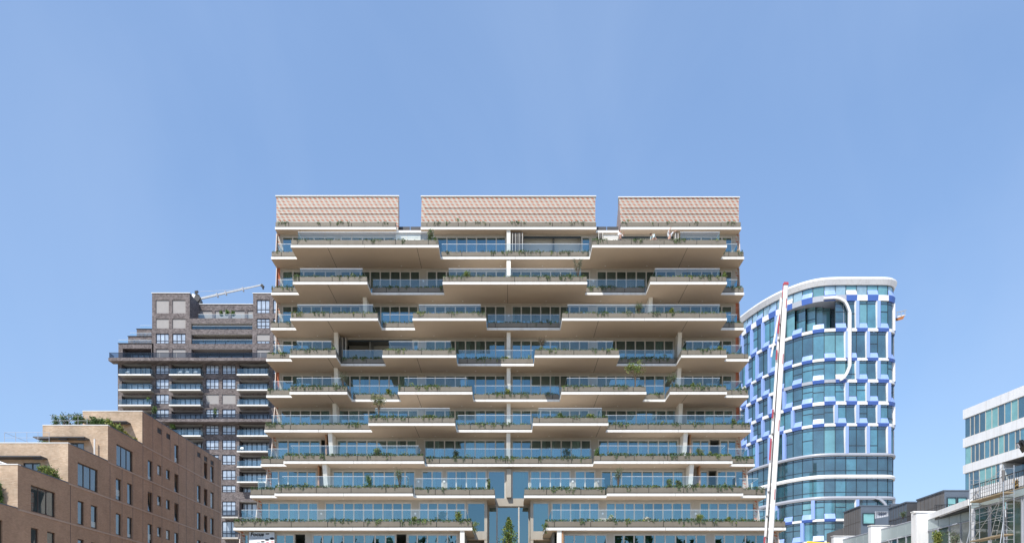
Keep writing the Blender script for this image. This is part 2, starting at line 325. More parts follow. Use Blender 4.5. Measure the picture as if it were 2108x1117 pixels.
# ------------------------------------------------------------------ a wall sheet with rectangular openings
class Plane:
    def __init__(s, o, u, n): s.o = Vector(o); s.u = Vector(u).normalized(); s.n = Vector(n).normalized()
    def p(s, u, z, w=0.0):
        q = s.o + s.u * u + s.n * w; return Vector((q.x, q.y, z))
    def box(s, mb, u0, u1, z0, z1, w0, w1, mi=0):
        b = [s.p(u0, z0, w0), s.p(u1, z0, w0), s.p(u1, z0, w1), s.p(u0, z0, w1)]
        t = [s.p(u0, z1, w0), s.p(u1, z1, w0), s.p(u1, z1, w1), s.p(u0, z1, w1)]
        mb.hexa(b, t, mi)
def holed(mb, pl, u0, u1, z0, z1, holes, mi=0, w=0.0):
    """holes: (u0,u1,z0,z1,depth); the sheet plus a reveal round every hole"""
    us = sorted(set([u0, u1] + [min(max(h[i], u0), u1) for h in holes for i in (0, 1)]))
    zs = sorted(set([z0, z1] + [min(max(h[i], z0), z1) for h in holes for i in (2, 3)]))
    for a, b in zip(us, us[1:]):
        if b - a < 1e-5: continue
        run = None
        for c, d in zip(zs, zs[1:]):
            if d - c < 1e-5: continue
            um, zm = (a + b) / 2, (c + d) / 2
            inside = any(h[0] < um < h[1] and h[2] < zm < h[3] for h in holes)
            if not inside: mb.face([pl.p(a, c, w), pl.p(b, c, w), pl.p(b, d, w), pl.p(a, d, w)], mi)
    for h in holes:
        a, b, c, d, dep = h
        for (p, q) in (((a, c), (b, c)), ((b, c), (b, d)), ((b, d), (a, d)), ((a, d), (a, c))):
            mb.face([pl.p(p[0], p[1], w), pl.p(q[0], q[1], w), pl.p(q[0], q[1], w - dep), pl.p(p[0], p[1], w - dep)], mi)
RW = random.Random(77)
def window(pl, u0, u1, z0, z1, w, parent, fm, pm, n=1, trans=(), fw=0.07, name='window', pname='pane', tilt=None):
    """frame (mullions n-1, transoms at fractions) with its glass as a child"""
    f = MB(); d0, d1 = w - 0.08, w + 0.0
    pl.box(f, u0, u0 + fw, z0, z1, d0, d1); pl.box(f, u1 - fw, u1, z0, z1, d0, d1)
    pl.box(f, u0 + fw, u1 - fw, z0, z0 + fw, d0, d1); pl.box(f, u0 + fw, u1 - fw, z1 - fw, z1, d0, d1)
    for i in range(1, n):
        uu = u0 + (u1 - u0) * i / n; pl.box(f, uu - fw / 2, uu + fw / 2, z0 + fw, z1 - fw, d0, d1 - 0.004)
    for tf in trans:
        zz = z0 + (z1 - z0) * tf; pl.box(f, u0 + fw, u1 - fw, zz - fw / 2, zz + fw / 2, d0, d1 - 0.008)
    fo = obj(name, f, fm, parent)
    p = MB(); wm = (d0 + d1) / 2
    if tilt:
        p.face([pl.p(u0 + fw, z0 + fw, wm), pl.p(u1 - fw, z0 + fw, wm), pl.p(u1 - fw, z1 - fw, wm - tilt), pl.p(u0 + fw, z1 - fw, wm - tilt)])
        pl.box(p, u0 + fw, u1 - fw, z0 + fw, z1 - fw, wm - tilt - 0.25, wm - tilt - 0.2)
    else:
        for i in range(n):
            a, b = u0 + (u1 - u0) * i / n + fw / 3, u0 + (u1 - u0) * (i + 1) / n - fw / 3
            e = [RW.uniform(-.006, .006) for _ in range(4)]
            p.face([pl.p(a, z0 + fw / 2, wm + e[0]), pl.p(b, z0 + fw / 2, wm + e[1]), pl.p(b, z1 - fw / 2, wm + e[2] + RW.uniform(-.012, .012)), pl.p(a, z1 - fw / 2, wm + e[3])], 1 if isinstance(pm, list) and RW.random() < .4 else 0)
    obj(pname, p, pm, fo)
    return fo

# ================================================================== MAIN APARTMENT BUILDING
# The facade is plumb down to the sixth slab and steps forward storey by storey below it; every storey is 3.27 m.
YW = 80.0
YS_ = [0, 80, 80, 80, 80, 80, 80, 78.09, 75.9, 73.24, 69.0, 66.0]      # glazing plane of storey s (between slabs s-1 and s)
tower = thing('apartment_building', 'wide beige apartment building with stepped planted balconies and three tiled roof boxes', 'apartment building', (0, YW, 0))
ZB = [CZ + z for z in (38.31, 35.10, 31.82, 28.59, 25.30, 22.03, 18.76, 15.49, 12.22, 8.95, 5.68)]
PT = [0.69] * 6 + [0.70, 0.70, 0.73, 0.72, 0.72]
RT = [0] + [1.62] * 5 + [1.66, 1.68, 1.75, 1.72, 1.72]
DP = {'A': 4.24, 'B': 1.93, 'M': 3.23, 'C': 0.75, 'R': 0.94, 'G': 0.30}
def dk_(k, c): return YS_[k + 1] - (1.0 if (c == 'C' and k == 8) else DP[c])
SEG = {
 0: [('R', 566, 815), ('G', 815, 866), ('R', 866, 1228), ('G', 1228, 1278), ('R', 1278, 1526)],
 1: [('B', 558, 611), ('A', 598.5, 903), ('B', 909, 1212), ('A', 1219, 1496.5), ('B', 1485, 1532)],
 2: [('B', 558, 614), ('A', 602.8, 756), ('B', 763, 913), ('A', 911, 1209), ('B', 1205, 1328), ('A', 1338.5, 1496.5), ('B', 1483, 1532)],
 3: [('B', 557, 609), ('A', 597.3, 778), ('B', 785, 853), ('A', 849, 1001), ('B', 1001, 1152), ('A', 1157, 1496.5), ('B', 1483, 1532)],
 4: [('M', 548, 602), ('A', 596, 692), ('B', 702, 792), ('A', 786.8, 939), ('B', 941, 1098), ('A', 1100.5, 1275.5), ('B', 1268, 1390), ('A', 1402.5, 1496.5), ('M', 1492, 1542)],
 5: [('M', 548, 601), ('A', 596, 714.7), ('B', 722, 824), ('A', 819, 972.4), ('B', 977, 1151), ('A', 1155.6, 1330.7), ('B', 1322, 1367), ('A', 1379, 1496.5), ('M', 1493, 1541)],
 6: [('B', 544, 765), ('A', 758, 937), ('B', 939, 1094), ('A', 1096.7, 1252.6), ('B', 1248, 1546)],
 7: [('C', 536.5, 590), ('B', 583.5, 872.8), ('C', 877, 1219.5), ('B', 1223, 1508), ('C', 1505, 1554)],
 8: [('C', 514.5, 571), ('B', 565, 850), ('C', 857, 1019), None, ('C', 1079, 1246), ('B', 1250, 1530), ('C', 1527, 1577)],
 9: [('C', 480, 972.7), None, ('C', 1122, 1618)],
 10: [('C', 462, 955), None, ('C', 1147, 1638)],
}
SEG = {k: [None if q is None else (dk_(k, q[0]), q[1], q[2]) for q in L] for k, L in SEG.items()}
NORAIL = {(1, 3): [(1400, 1497)]}
planter_runs = []         # (x0,x1,y,z) of front planter tops, for the planting
soff_lines = [WX(p, YW) for p in (694, 868, 1045, 1222, 1396)]
def build_level(k):
    zb = ZB[k]; segs = SEG[k]
    S = []
    for s in segs:
        S.append(None if s is None else [s[0], WX(s[1], s[0]), WX(s[2], s[0])])
    for i in range(len(S) - 1):
        a, b = S[i], S[i + 1]
        if a is None or b is None: continue
        if a[0] <= b[0]: b[1] = a[2]
        else: a[2] = b[1]
    YB0, YT0 = YS_[k + 1], YS_[max(k, 1)]
    for i, s in enumerate(S):
        if s is None: continue
        D, xa, xb = s
        dl = S[i - 1][0] if i > 0 and S[i - 1] and True else None
        dr = S[i + 1][0] if i + 1 < len(S) and S[i + 1] and True else None
        mb = MB()
        ye_ = max(YB0, YT0 + .3 if k >= 6 else YB0); mb.face([(xa, D, zb), (xb, D, zb), (xb, ye_, zb), (xa, ye_, zb)], 1)                      # soffit
        mb.face([(xa, D, zb + .22), (xb, D, zb + .22), (xb, YT0, zb + .22), (xa, YT0, zb + .22)], 0)
        mb.face([(xa, D, zb), (xb, D, zb), (xb, D, zb + .22), (xa, D, zb + .22)], 0)
        mb.face([(xa, D, zb), (xa, YB0, zb), (xa, YT0, zb + .22), (xa, D, zb + .22)], 0)
        mb.face([(xb, D, zb), (xb, YB0, zb), (xb, YT0, zb + .22), (xb, D, zb + .22)], 0)
        if D < YB0 - 2.5:
            for x in soff_lines:
                if xa + 0.6 < x < xb - 0.6: mb.box(x - 0.02, x + 0.02, D + 0.03, YB0 - 0.02, zb - 0.004, zb - 0.001, 2)
        q = xa + 1.6
        while k and q < xb - .8:
            mb.tube((q, YB0 - .5, zb - .012), (q, YB0 - .5, zb - .001), .07, .07, 8, 0); q += 3.9
        if k and xb - xa > 8:
            for x in (xa + (xb - xa) * .5,): mb.box(x - .012, x + .012, D - .003, D - .001, zb, zb + .22, 2)
        name = 'balcony' if k else 'roof_ledge'
        bo = obj(name, mb, [M['white_edge'], M['soffit'], M['groove']], tower)
        if k == 0 and D > 79.5:       # gap between the roof boxes: dark balustrade panels instead of a planter
            r = MB(); n = 2
            for q in range(n):
                x0 = xa + (xb - xa) * q / n; x1 = xa + (xb - xa) * (q + 1) / n
                r.box(x0 + 0.03, x1 - 0.03, D + 0.9, D + 0.94, zb + 0.25, zb + 1.0)
            obj('dark_balustrade', r, M['darkpanel'], bo)
            continue
        # planter: brown panels with gaps along the front and the open sides
        pz0, pz1 = zb + 0.30, zb + PT[k]; pf = D + 0.05; pd = 0.46
        p = MB()
        p.box(xa + 0.05, xb - 0.05, pf + 0.034, pf + pd, pz0 + .03, pz1 - 0.05, 1); p.box(xa + 0.2, xb - 0.2, pf + 0.16, pf + pd, zb + 0.222, pz0 + .028, 1)
        step = 2.92; x = xa + 0.03
        ph = 0.55 if dl and dl > D else R.uniform(0.6, 2.6)
        first = True; joints = []
        while x < xb - 0.03:
            x1 = min(x + (ph if first else step), xb - 0.03)
            if xb - 0.03 - x1 < 0.3: x1 = xb - 0.03
            p.box(x + 0.026, x1 - 0.026, pf, pf + 0.03, pz0, pz1, 0); first = False; x = x1; joints.append(x1)
        p.box(xa + 0.06, xb - 0.06, pf + 0.06, pf + pd - 0.02, pz1 - 0.05, pz1 - 0.035, 2)
        def side(xs, sgn, dn):
            ye = (dn + 0.03) if dn else YT0 - 0.05
            if ye - (pf + 0.04) < 0.25: return
            p.box(xs + sgn * 0.03, xs + sgn * 0.06, pf + 0.032, ye, pz0, pz1, 0)
            p.box(xs + sgn * 0.06, xs + sgn * pd, pf + pd, ye, zb + 0.22, pz1 - 0.05, 1)
        if dl is None or dl > D: side(xa, 1, dl)
        if dr is None or dr > D: side(xb, -1, dr)
        obj('planter', p, [M['planter'], M['planter_gap'], M['soil']], bo)
        planter_runs.append((k, xa + 0.1, xb - 0.1, pf, pz1))
        if k == 0: continue
        # glass railing behind the planter, returning along open sides
        yg = D + 0.5; zg0, zg1 = zb + 0.30, zb + RT[k]
        ins = 0.52
        ga = xa + (ins if (dl is None or dl > D) else 0.0 if dl == D else -0.45 + 0.5)
        gb = xb - (ins if (dr is None or dr > D) else 0.05)
        gl = MB(); hr = MB()
        ivs = [(ga, gb)]
        if (k, i) in NORAIL: ivs = [(WX(a, yg), min(gb, WX(b, yg))) for a, b in NORAIL[(k, i)]]
        for (a, b) in ivs:
            n = max(1, round((b - a) / 2.6))
            for q in range(n):
                x0 = a + (b - a) * q / n; x1 = a + (b - a) * (q + 1) / n
                gl.face([(x0 + 0.012, yg, zg0), (x1 - 0.012, yg, zg0), (x1 - 0.012, yg, zg1 - 0.03), (x0 + 0.012, yg, zg1 - 0.03)])
            hr.box(a, b, yg - 0.02, yg + 0.02, zg1 - 0.025, zg1 + 0.005)
        def gside(xs, dn):
            ye = (dn + 0.5) if dn else YT0 - 0.02
            if ye - yg < 0.1: return
            gl.face([(xs, yg + 0.012, zg0), (xs, ye, zg0), (xs, ye, zg1 - 0.03), (xs, yg + 0.012, zg1 - 0.03)])
            hr.box(xs - 0.012, xs + 0.012, yg + 0.02, ye, zg1 - 0.03, zg1 - 0.005)
        if (k, i) not in NORAIL:
            if dl is None or dl > D: gside(ga, dl)
        if dr is None or dr > D: gside(gb, dr)
        obj('glass_railing', gl, M['railglass'], bo); obj('handrail', hr, M['rail'], bo)
for k in range(11): build_level(k)

# storeys: between slab s-1 above and slab s below.  bands = glazing, opens = folded-back doors
ST = {
 1: dict(w=(569, 1522), b=[(580, 690), (701, 813), (816, 865), (879, 1042), (1197, 1216), (1401, 1508)], o=[(1078, 1196), (1242, 1386)], fd=[(1053, 1077), (1229, 1241), (1386, 1394)]),
 2: dict(w=(569, 1522), b=[(580, 692), (700, 865), (878, 1042), (1052, 1215), (1228, 1392), (1402, 1508)], o=[], fd=[]),
 3: dict(w=(569, 1522), b=[(580, 742), (764, 861), (875, 1041), (1053, 1213), (1228, 1330), (1348, 1387), (1400, 1508)], o=[], fd=[]),
 4: dict(w=(568, 1522), b=[(580, 684), (850, 862), (875, 1041), (1053, 1213), (1228, 1388), (1406, 1508)], o=[(716, 848)], fd=[(699, 716)]),
 5: dict(w=(567, 1522), b=[(580, 684), (700, 861), (875, 1041), (1053, 1213), (1228, 1388), (1406, 1508)], o=[], fd=[]),
 6: dict(w=(565, 1523), b=[(577, 680), (697, 861), (874, 1041), (1053, 1213), (1228, 1392), (1412, 1510)], o=[], fd=[]),
 7: dict(w=(561, 1524), b=[(570, 660), (693, 858), (873, 1041), (1053, 1217), (1231, 1397), (1424, 1461), (1482, 1517)], o=[(1462, 1481), (661, 669)], fd=[]),
 8: dict(w=(550, 1537), b=[(553, 652), (684, 855), (868, 911), (918, 1002), (1091, 1175), (1183, 1226), (1237, 1408), (1441, 1458), (1476, 1534)], o=[(1459, 1475)], fd=[], big=[(1004, 1041), (1053, 1090)]),
 9: dict(w=(530, 1560), b=[(533, 655), (668, 848), (862, 959), (1135, 1234), (1247, 1424), (1440, 1557)], o=[], fd=[], big=[(961, 1001), (1093, 1131)]),
 10: dict(w=(495, 1602), b=[(500, 512), (566, 606), (642, 815), (838, 942), (1160, 1250), (1263, 1455), (1470, 1600)], o=[(607, 628), (816, 836)], fd=[]),
}
wall = MB(); inter = MB(); tilep = MB(); lights = []
for s, d in ST.items():
    zt = ZB[s - 1]; z0 = ZB[s] + 0.24; zl = zt - 0.2; yw = YS_[s]; PLW = Plane((0, yw, 0), (1, 0, 0), (0, -1, 0))
    xl, xr = WX(d['w'][0], yw), WX(d['w'][1], yw)
    holes = []
    for a, b in d['b'] + d['o'] + d['fd'] + d.get('big', []): holes.append((WX(a, yw), WX(b, yw)))
    atr = (WX(1003, yw), WX(1092, yw)) if s == 9 else (WX(956, yw), WX(1146, yw)) if s == 10 else None
    if atr: holes.append(atr)
    holes.sort()
    ed = [xl + 0.35] + [q for h in holes for q in h] + [xr - 0.35]
    for a, b in zip(ed[::2], ed[1::2]):
        if b - a > 0.02: wall.box(a, b, yw, yw + 0.35, z0 - 0.24, zl)
        if 0.3 < b - a < 0.9 and s > 1: lights.append(((a + b) / 2, yw, z0 + 1.85))
    if not atr: wall.box(xl + 0.35, xr - 0.35, yw, yw + 0.35, zl, zt + 0.0 - 0.003)
    else:
        wall.box(xl + 0.35, atr[0], yw, yw + 0.35, zl, zt - 0.003); wall.box(atr[1], xr - 0.35, yw, yw + 0.35, zl, zt - 0.003)
    # end piers in relief tiles
    for x0, x1 in ((xl, xl + 0.35), (xr - 0.35, xr)): tp_ = MB(); tp_.box(x0, x1, yw - 0.02, yw + 12, ZB[s] + 0.24, zt - 0.003); obj('tiled_end_pier', tp_, M['terracotta'] if (x0 < 0 and s in (2, 5)) or (x0 > 0 and s in (3, 4, 5, 6)) else M['tile'], tower)
    # rooms behind
    for q0, q1 in ([(xl + .36, xr - .36)] if not atr else [(xl + .36, atr[0]), (atr[1], xr - .36)]): inter.box(q0, q1, yw + 5.0, yw + 5.1, ZB[s], zt)
    if s >= 7: inter.box(xl + 0.36, xr - 0.36, yw + .02, yw + 5.0, zt - .06, zt - .02) if not atr else [inter.box(q0, q1, yw + .02, yw + 5.0, zt - .06, zt - .02) for q0, q1 in ((xl + .36, atr[0]), (atr[1], xr - .36))]
    for fa_, fb_ in ([(xl + 0.36, xr - 0.36)] if s not in (9, 10) else [(xl + 0.36, atr[0]), (atr[1], xr - 0.36)]): inter.box(fa_, fb_, yw + 0.01, yw + 5.0, ZB[s] + 0.0, ZB[s] + 0.22)
    xs = xl + 0.36
    for px in (640, 700, 760, 868, 955, 1047, 1140, 1222, 1310, 1398, 1460):
        if s >= 9 and px == 1047: continue
        inter.box(WX(px, yw) - 0.08, WX(px, yw) + 0.08, yw + 0.40, yw + 5.0, ZB[s] + 0.22, zt)
    for a, b in d['b'] + d.get('big', []):
        big = (a, b) in d.get('big', [])
        u0, u1 = WX(a, yw), WX(b, yw); n = 1 if big else max(1, round((b - a) / 20.5))
        zz0 = z0
        fo = window(PLW, u0, u1, zz0, zl, -0.06, tower, M['frame'], [M['pane'], M['pane2']], n=n, fw=0.115, trans=())
        # curtains behind some lights
        if s > 2 or a < 700:
            cu = MB(); got = False
            for q in range(n):
                if R.random() < (0.55 if s >= 6 else 0.3):
                    q0 = u0 + (u1 - u0) * q / n; q1 = u0 + (u1 - u0) * (q + 1) / n
                    frac = R.choice((1.0, 0.45, 0.3)); q1 = q0 + (q1 - q0) * frac; got = True
                    m_ = 10
                    for j in range(m_):
                        xa_ = q0 + (q1 - q0) * j / m_; xb_ = q0 + (q1 - q0) * (j + 1) / m_
                        ya_ = yw + 0.3 + 0.05 * (j % 2); yb_ = yw + 0.3 + 0.05 * ((j + 1) % 2)
                        cu.face([(xa_, ya_, zz0), (xb_, yb_, zz0), (xb_, yb_, zl), (xa_, ya_, zl)])
            if got: obj('curtain', cu, M['curtain'], fo)
    for a, b in d['fd']:
        fdm = MB(); u0, u1 = WX(a, yw), WX(b, yw); n = max(3, round((u1 - u0) / 0.16))
        for q in range(n):
            xx = u0 + (u1 - u0) * (q + 0.5) / n; fdm.box(xx - 0.03, xx + 0.03, yw - 0.75, yw - 0.02, z0, zl - 0.02, q % 2)
        obj('folded_doors', fdm, [M['frame'], M['greyclad']], tower)
    for a, b in d['o']:
        if b - a > 50:
            o_ = MB(); o_.box(WX(a, yw) - 0.3, WX(b, yw) + 0.3, yw + (.6 if s == 1 else 2.2), yw + (.7 if s == 1 else 2.3), z0, zt); o_.box(WX(a, yw), WX(b, yw), yw + 0.02, yw + 0.12, zl - 0.14, zl, 1)
            obj('open_room_wall', o_, [M['greyscreen'], M['mull']], tower)
obj('facade_wall', wall, M['column'], tower)
obj('interior', inter, M['interior'], tower)
for x, y, z in lights:
    lm = MB(); lm.tube((x, y - 0.06, z), (x, y - 0.001, z), 0.09, 0.09, 10); obj('wall_lamp', lm, M['coping'], tower)
# slopes of pale side screens at both ends of each storey
for s, d in ST.items():
    zt = ZB[s - 1]; z0 = ZB[s] + 0.24; yw = YS_[s]
    for px, sg in ((d['w'][0], 1), (d['w'][1], -1)):
        x = WX(px, yw) + sg * 0.02; e = MB(); front = yw - (.45 if s < 6 else .8)
        prof = [(yw - 0.03, z0), (front - 0.1, z0), (front, z0 + 0.7), (yw - .15, zt - 0.02), (yw - 0.03, zt - 0.02)]
        e.hexa([(x, y, z) for y, z in prof], [(x + sg * 0.06, y, z) for y, z in prof])
        obj('side_screen', e, M['pinkfin'], tower)
# white partition fins between the balconies
FIN = {1: [1047], 2: [1047], 3: [750.5, 1340], 4: [691, 1047, 1400], 5: [691, 1047, 1399], 6: [688, 1047, 1402], 7: [679, 1046.5, 1412], 8: [667.5, 1424.5], 10: [951.5, 1151.5]}
for s, L in FIN.items():
    zt = ZB[s - 1] - 0.003; z0 = ZB[s] + 0.225; yw = YS_[s]
    for px in L:
        yt = yw - {1: .8, 7: 1.7, 8: 1.7, 10: .65}.get(s, 1.4); yb = yw - (.65 if s != 10 else .5)
        if px == 1047 and s == 2: yt, yb = 78.2, 77.2
        xc = WX(px, yt); f = MB(); hw = 0.18
        prof = [(yw - 0.01, z0), (yb, z0), (yt, zt), (yw - 0.01, zt)]
        f.hexa([(xc - hw, y, z) for y, z in prof], [(xc + hw, y, z) for y, z in prof])
        obj('partition_fin', f, M['fin'], tower)
for s, px in ((7, 671.5), (7, 1421), (8, 655.7), (8, 1440), (10, 1158)):
    y = YS_[s] - 1.0 if s != 10 else YS_[s] - .5
    f = MB(); x = WX(px, y); f.box(x - 0.06, x + 0.06, y - .1, y + .9 if s != 10 else y + .4, ZB[s] + 0.225, ZB[s - 1] - 0.01); obj('wooden_slat', f, M['wood'], tower)
# white louvred cladding under the two roof gaps
for a, b in ((815, 866), (1242, 1277)):
    c = MB()
    for q in range(4):
        z1 = ZB[0] - 0.02 - q * 0.19; c.box(WX(a, YW), WX(b, YW), YW - 0.10 - 0.03 * (q % 2), YW - 0.06, z1 - 0.18, z1)
    obj('white_cladding', c, M['fin'], tower)
# atrium at the foot: set-back glass between the two stepped halves
YA, Y9 = YS_[8], YS_[9]
for x0, x1, y0, y1, z0, z1, yy, nm in ((1000, 1093, -.03, .35, 1041, 1025, YA, 'atrium_spandrel'), (961, 1001.5, -.03, .3, 1109, 1092.5, Y9, 'atrium_spandrel'), (1092.5, 1131, -.03, .3, 1109, 1092.5, Y9, 'atrium_spandrel'), (1043, 1052, -.35, -.002, 1024, 966, YA, 'atrium_post')):
    at = MB(); at.box(WX(x0, yy), WX(x1, yy), yy + y0, yy + y1, WZ(z0, yy), WZ(z1, yy)); obj(nm, at, M['column'], tower)
PLA = Plane((0, YA, 0), (1, 0, 0), (0, -1, 0)); zs = WZ(1041, YA)
xa, xb = WX(1003, Y9) + .0, WX(1092, Y9)
for x0, x1, xo in ((xa - .25, xa, WX(956, Y9)), (xb, xb + .25, WX(1138, Y9))):
    at = MB(); at.box(x0, x1, Y9 + .001, YA + .3, ZB[10], zs + .6); obj('atrium_side_wall', at, M['column'], tower)
    at = MB(); at.box(min(xo, x0), max(xo, x1), Y9 - .02, YA + 1, WZ(1109, Y9) - .05, WZ(1109, Y9) - .003); obj('atrium_soffit', at, M['soffit'], tower)
    at = MB(); at.box(min(xo, x0), max(xo, x1), Y9 + 1.2, Y9 + 1.3, ZB[10], WZ(1109, Y9) - .06); obj('atrium_back_wall', at, M['column'], tower)
fr = window(PLA, xa, xb, ZB[10], zs, -0.1, tower, M['column'], M['pane'], n=1, fw=0.12, name='atrium_window')
for px in (1023, 1068):
    mb = MB(); x = WX(px, YA); mb.box(x - 0.06, x + 0.06, YA + .02, YA + 0.16, ZB[10], zs); obj('mullion', mb, M['frame'], fr)
at = MB(); at.box(WX(956, Y9), WX(1138, Y9), YA + 4, YA + 4.1, ZB[10], zs + 1); obj('atrium_room', at, M['interior'], tower)
# lower floors down to the pavement
b = MB(); b.box(-21.7, 21.9, YS_[11], YW + 12, 0, ZB[10] - 0.002); obj('base_wall', b, M['column'], tower)
b = MB(); b.box(WX(568, YW), WX(1521, YW), YW + 0.36, YW + 12, ZB[0] - 0.10, ZB[0] + 0.2); b.box(-21.4, 21.4, YW + 11.8, YW + 12, ZB[10], ZB[0] - 0.1)
obj('roof_deck', b, M['concrete'], tower)
# roof boxes
def roofbox(px0, px1, pb0, pb1, pt0, pt1, ytop):
    zt = WZ(ytop, YW); zb = ZB[0] + 0.2; yb = YW + 8
    bx = MB()
    bot = [(WX(px0, YW), YW, zb), (WX(px1, YW), YW, zb), (WX(pb1, yb), yb, zb), (WX(pb0, yb), yb, zb)]
    top = [(WX(pt0[0], YW), YW, zt), (WX(pt1[0], YW), YW, zt), (WX(pt1[1], yb), yb, zt), (WX(pt0[1], yb), yb, zt)]
    bx.hexa(bot, top)
    o = obj('roof_box', bx, M['tile'], tower)
    c = MB(); e = 0.08
    pts = [(top[0][0] - e, YW - e), (top[1][0] + e, YW - e), (top[2][0] + e, yb), (top[3][0] - e, yb)]
    c.prism(pts, zt, zt + 0.08); obj('coping', c, M['coping'], o)
    r = MB()
    for py in (428, 440): r.box(top[0][0] + 0.3 + (0 if py == 428 else 0), top[1][0] - 0.05, YW - 0.045, YW - 0.004, WZ(py, YW) - 0.02, WZ(py, YW) + 0.01)
    obj('relief_course', r, M['tile'], o)
roofbox(569, 820, 569 + 30, 824, (569, 600), (820, 821), 404.5)
roofbox(866.5, 1225.5, 885, 1207, (868, 886), (1225.5, 1206), 405)
roofbox(1279, 1521, 1262, 1495, (1274, 1273), (1521, 1494), 407)

# ------------------------------------------------------------------ planting on the balconies
gr = MB()
from mathutils import noise
for (k, xa, xb, y, z) in planter_runs:
    if k == 10: continue
    dens = {0: 0.16, 1: 0.34, 2: 0.55, 3: 0.55, 4: 0.58, 5: 0.55, 6: 0.7, 7: 0.85, 8: 0.82, 9: 0.82}[k]
    x = xa
    while x < xb:                       # patches of different kinds, 0.12 m at a time
        v = noise.noise(Vector((x * .55, k * 7.3, 0))) * .9 + noise.noise(Vector((x * 1.9, k * 3.1, 5))) * .7
        amt = max(0.0, min(1.6, v * .8 + dens * 1.5 - .12)); kind_ = noise.noise(Vector((x * .35, k * 11.0, 9)))
        sh = (1, 1, 3, 0) if kind_ < -.12 else (0, 0, 1, 2) if kind_ > .15 else (0, 1, 1, 3)
        for q in range(int(amt * 17 * R.uniform(.4, 1.5))):
            gr.leaf((x + R.uniform(-.08, .08), y + R.uniform(-.04, .30), z + R.uniform(-.03, .06 + .13 * amt)), R.uniform(.08, .18), (R.gauss(0, .5), -.5, .6), R.choice(sh))
        if v > .12 and R.random() < .55:
            n = R.randint(3, 11)
            for j in range(n): gr.leaf((x + R.gauss(0, .045), y - .05 + R.gauss(0, .015), z + .02 - j * .034 * R.uniform(.7, 1.2)), R.uniform(.09, .17), (R.gauss(0, .5), -.3, -.8), R.choice(sh))
        if R.random() < .012 * dens:    # taller grassy tuft
            for q in range(26): gr.leaf((x + R.gauss(0, .12), y + R.uniform(0, .3), z + R.uniform(.05, .38)), R.uniform(.1, .2), (R.gauss(0, .4), R.gauss(0, .3), 1), R.choice((2, 0, 3)))
        x += .12
tag(obj('trailing_plants', gr, [M['leaf'], M['leafdark'], M['leafyellow'], M['leafgrey']]), 'low trailing greenery spilling over the planter edges of the beige apartment building', 'plants', kind='stuff')

def shrub(name, label, px, top, base, Y, wpx, m1, m2, dens=1.0, kind='bush', group='shrubs in the balcony planters', cat='shrub', leaf=0.11, dig=0.0):
    r = random.Random(int(px * 7 + top)); k = Y / F
    b = W(px, base, Y) + Vector((0, 0, -dig)); h = (base - top) * k + dig; rw = wpx * k / 2
    t = thing(name, label, cat, tuple(b), group)
    st = MB(); lf = MB()
    if kind == 'tree':
        th = h * 0.5
        st.tube(b, b + Vector((0.02, 0, th)), 0.045, 0.03, 6)
        n = 9
        for i in range(n):
            a = r.uniform(0, 6.28); e = b + Vector((math.cos(a) * rw * r.uniform(.3, .85), math.sin(a) * rw * r.uniform(.3, .8), h * r.uniform(.62, .97)))
            st.tube(b + Vector((0.02, 0, th * r.uniform(.6, 1))), e, 0.018, 0.006, 5)
            for q in range(int(55 * dens)):
                lf.leaf(e + Vector((r.gauss(0, rw * .24), r.gauss(0, rw * .24), r.gauss(0, h * .085))), leaf * r.uniform(.7, 1.3), None, 0 if r.random() < .6 else 1, r)
    elif kind == 'bare':
        n = 11
        for i in range(n):
            a = r.uniform(0, 6.28); m_ = b + Vector((math.cos(a) * rw * .3, math.sin(a) * rw * .3, h * .45)); e = b + Vector((math.cos(a) * rw * r.uniform(.4, 1), math.sin(a) * rw * r.uniform(.3, .8), h * r.uniform(.7, 1)))
            st.tube(b, m_, 0.02, 0.013, 5); st.tube(m_, e, 0.013, 0.005, 5)
            for q in range(int(42 * dens)):
                f = r.uniform(0.1, 1.05); lf.leaf(m_.lerp(e, f) + Vector((r.gauss(0, .09), r.gauss(0, .09), r.gauss(0, .09))), leaf * r.uniform(.5, 1), None, 0 if r.random() < .7 else 1, r)
    elif kind == 'cone':
        st.tube(b, b + Vector((0, 0, h * .95)), 0.07, 0.015, 7)
        for q in range(int(2600 * dens)):
            f = r.random() ** 0.7; a = r.uniform(0, 6.28); rr = rw * (1.02 - f) ** .9 * (0.15 + .95 * r.random() ** .6) * (0.72 + 0.4 * math.sin(f * 31 + 3 * math.sin(a * 2)) * math.sin(a * 3 + f * 9))
            lf.leaf(b + Vector((math.cos(a) * rr, math.sin(a) * rr, h * f)), leaf * r.uniform(.6, 1.3), (math.cos(a) * .7, math.sin(a) * .7, .25), 0 if r.random() < .6 else 1, r)
    else:
        for i in range(6):
            a = r.uniform(0, 6.28); e = b + Vector((math.cos(a) * rw * .6, math.sin(a) * rw * .6, h * r.uniform(.5, .9))); st.tube(b, e, 0.015, 0.006, 5)
        for i in range(14):
            a = r.uniform(0, 6.28); c = b + Vector((math.cos(a) * rw * r.uniform(0, .75), math.sin(a) * rw * r.uniform(0, .7), h * r.uniform(.15, .88)))
            for q in range(int(24 * dens)):
                lf.leaf(c + Vector((r.gauss(0, rw * .2), r.gauss(0, rw * .2), r.gauss(0, h * .1))), leaf * r.uniform(.6, 1.2), (r.gauss(0, .5), r.gauss(0, .5), .6), 0 if r.random() < .6 else 1, r)
    obj('stem' if kind != 'tree' and kind != 'cone' else 'trunk', st, M['bark'], t)
    obj('crown', lf, [m1, m2], t)
    return t
def yseg(k, px):
    for s in SEG[k]:
        if s and s[1] <= px <= s[2]: return s[0] + 0.3
    return YS_[k + 1] - 1.6
lg, ld, ly, lgr = M['leaf'], M['leafdark'], M['leafyellow'], M['leafgrey']
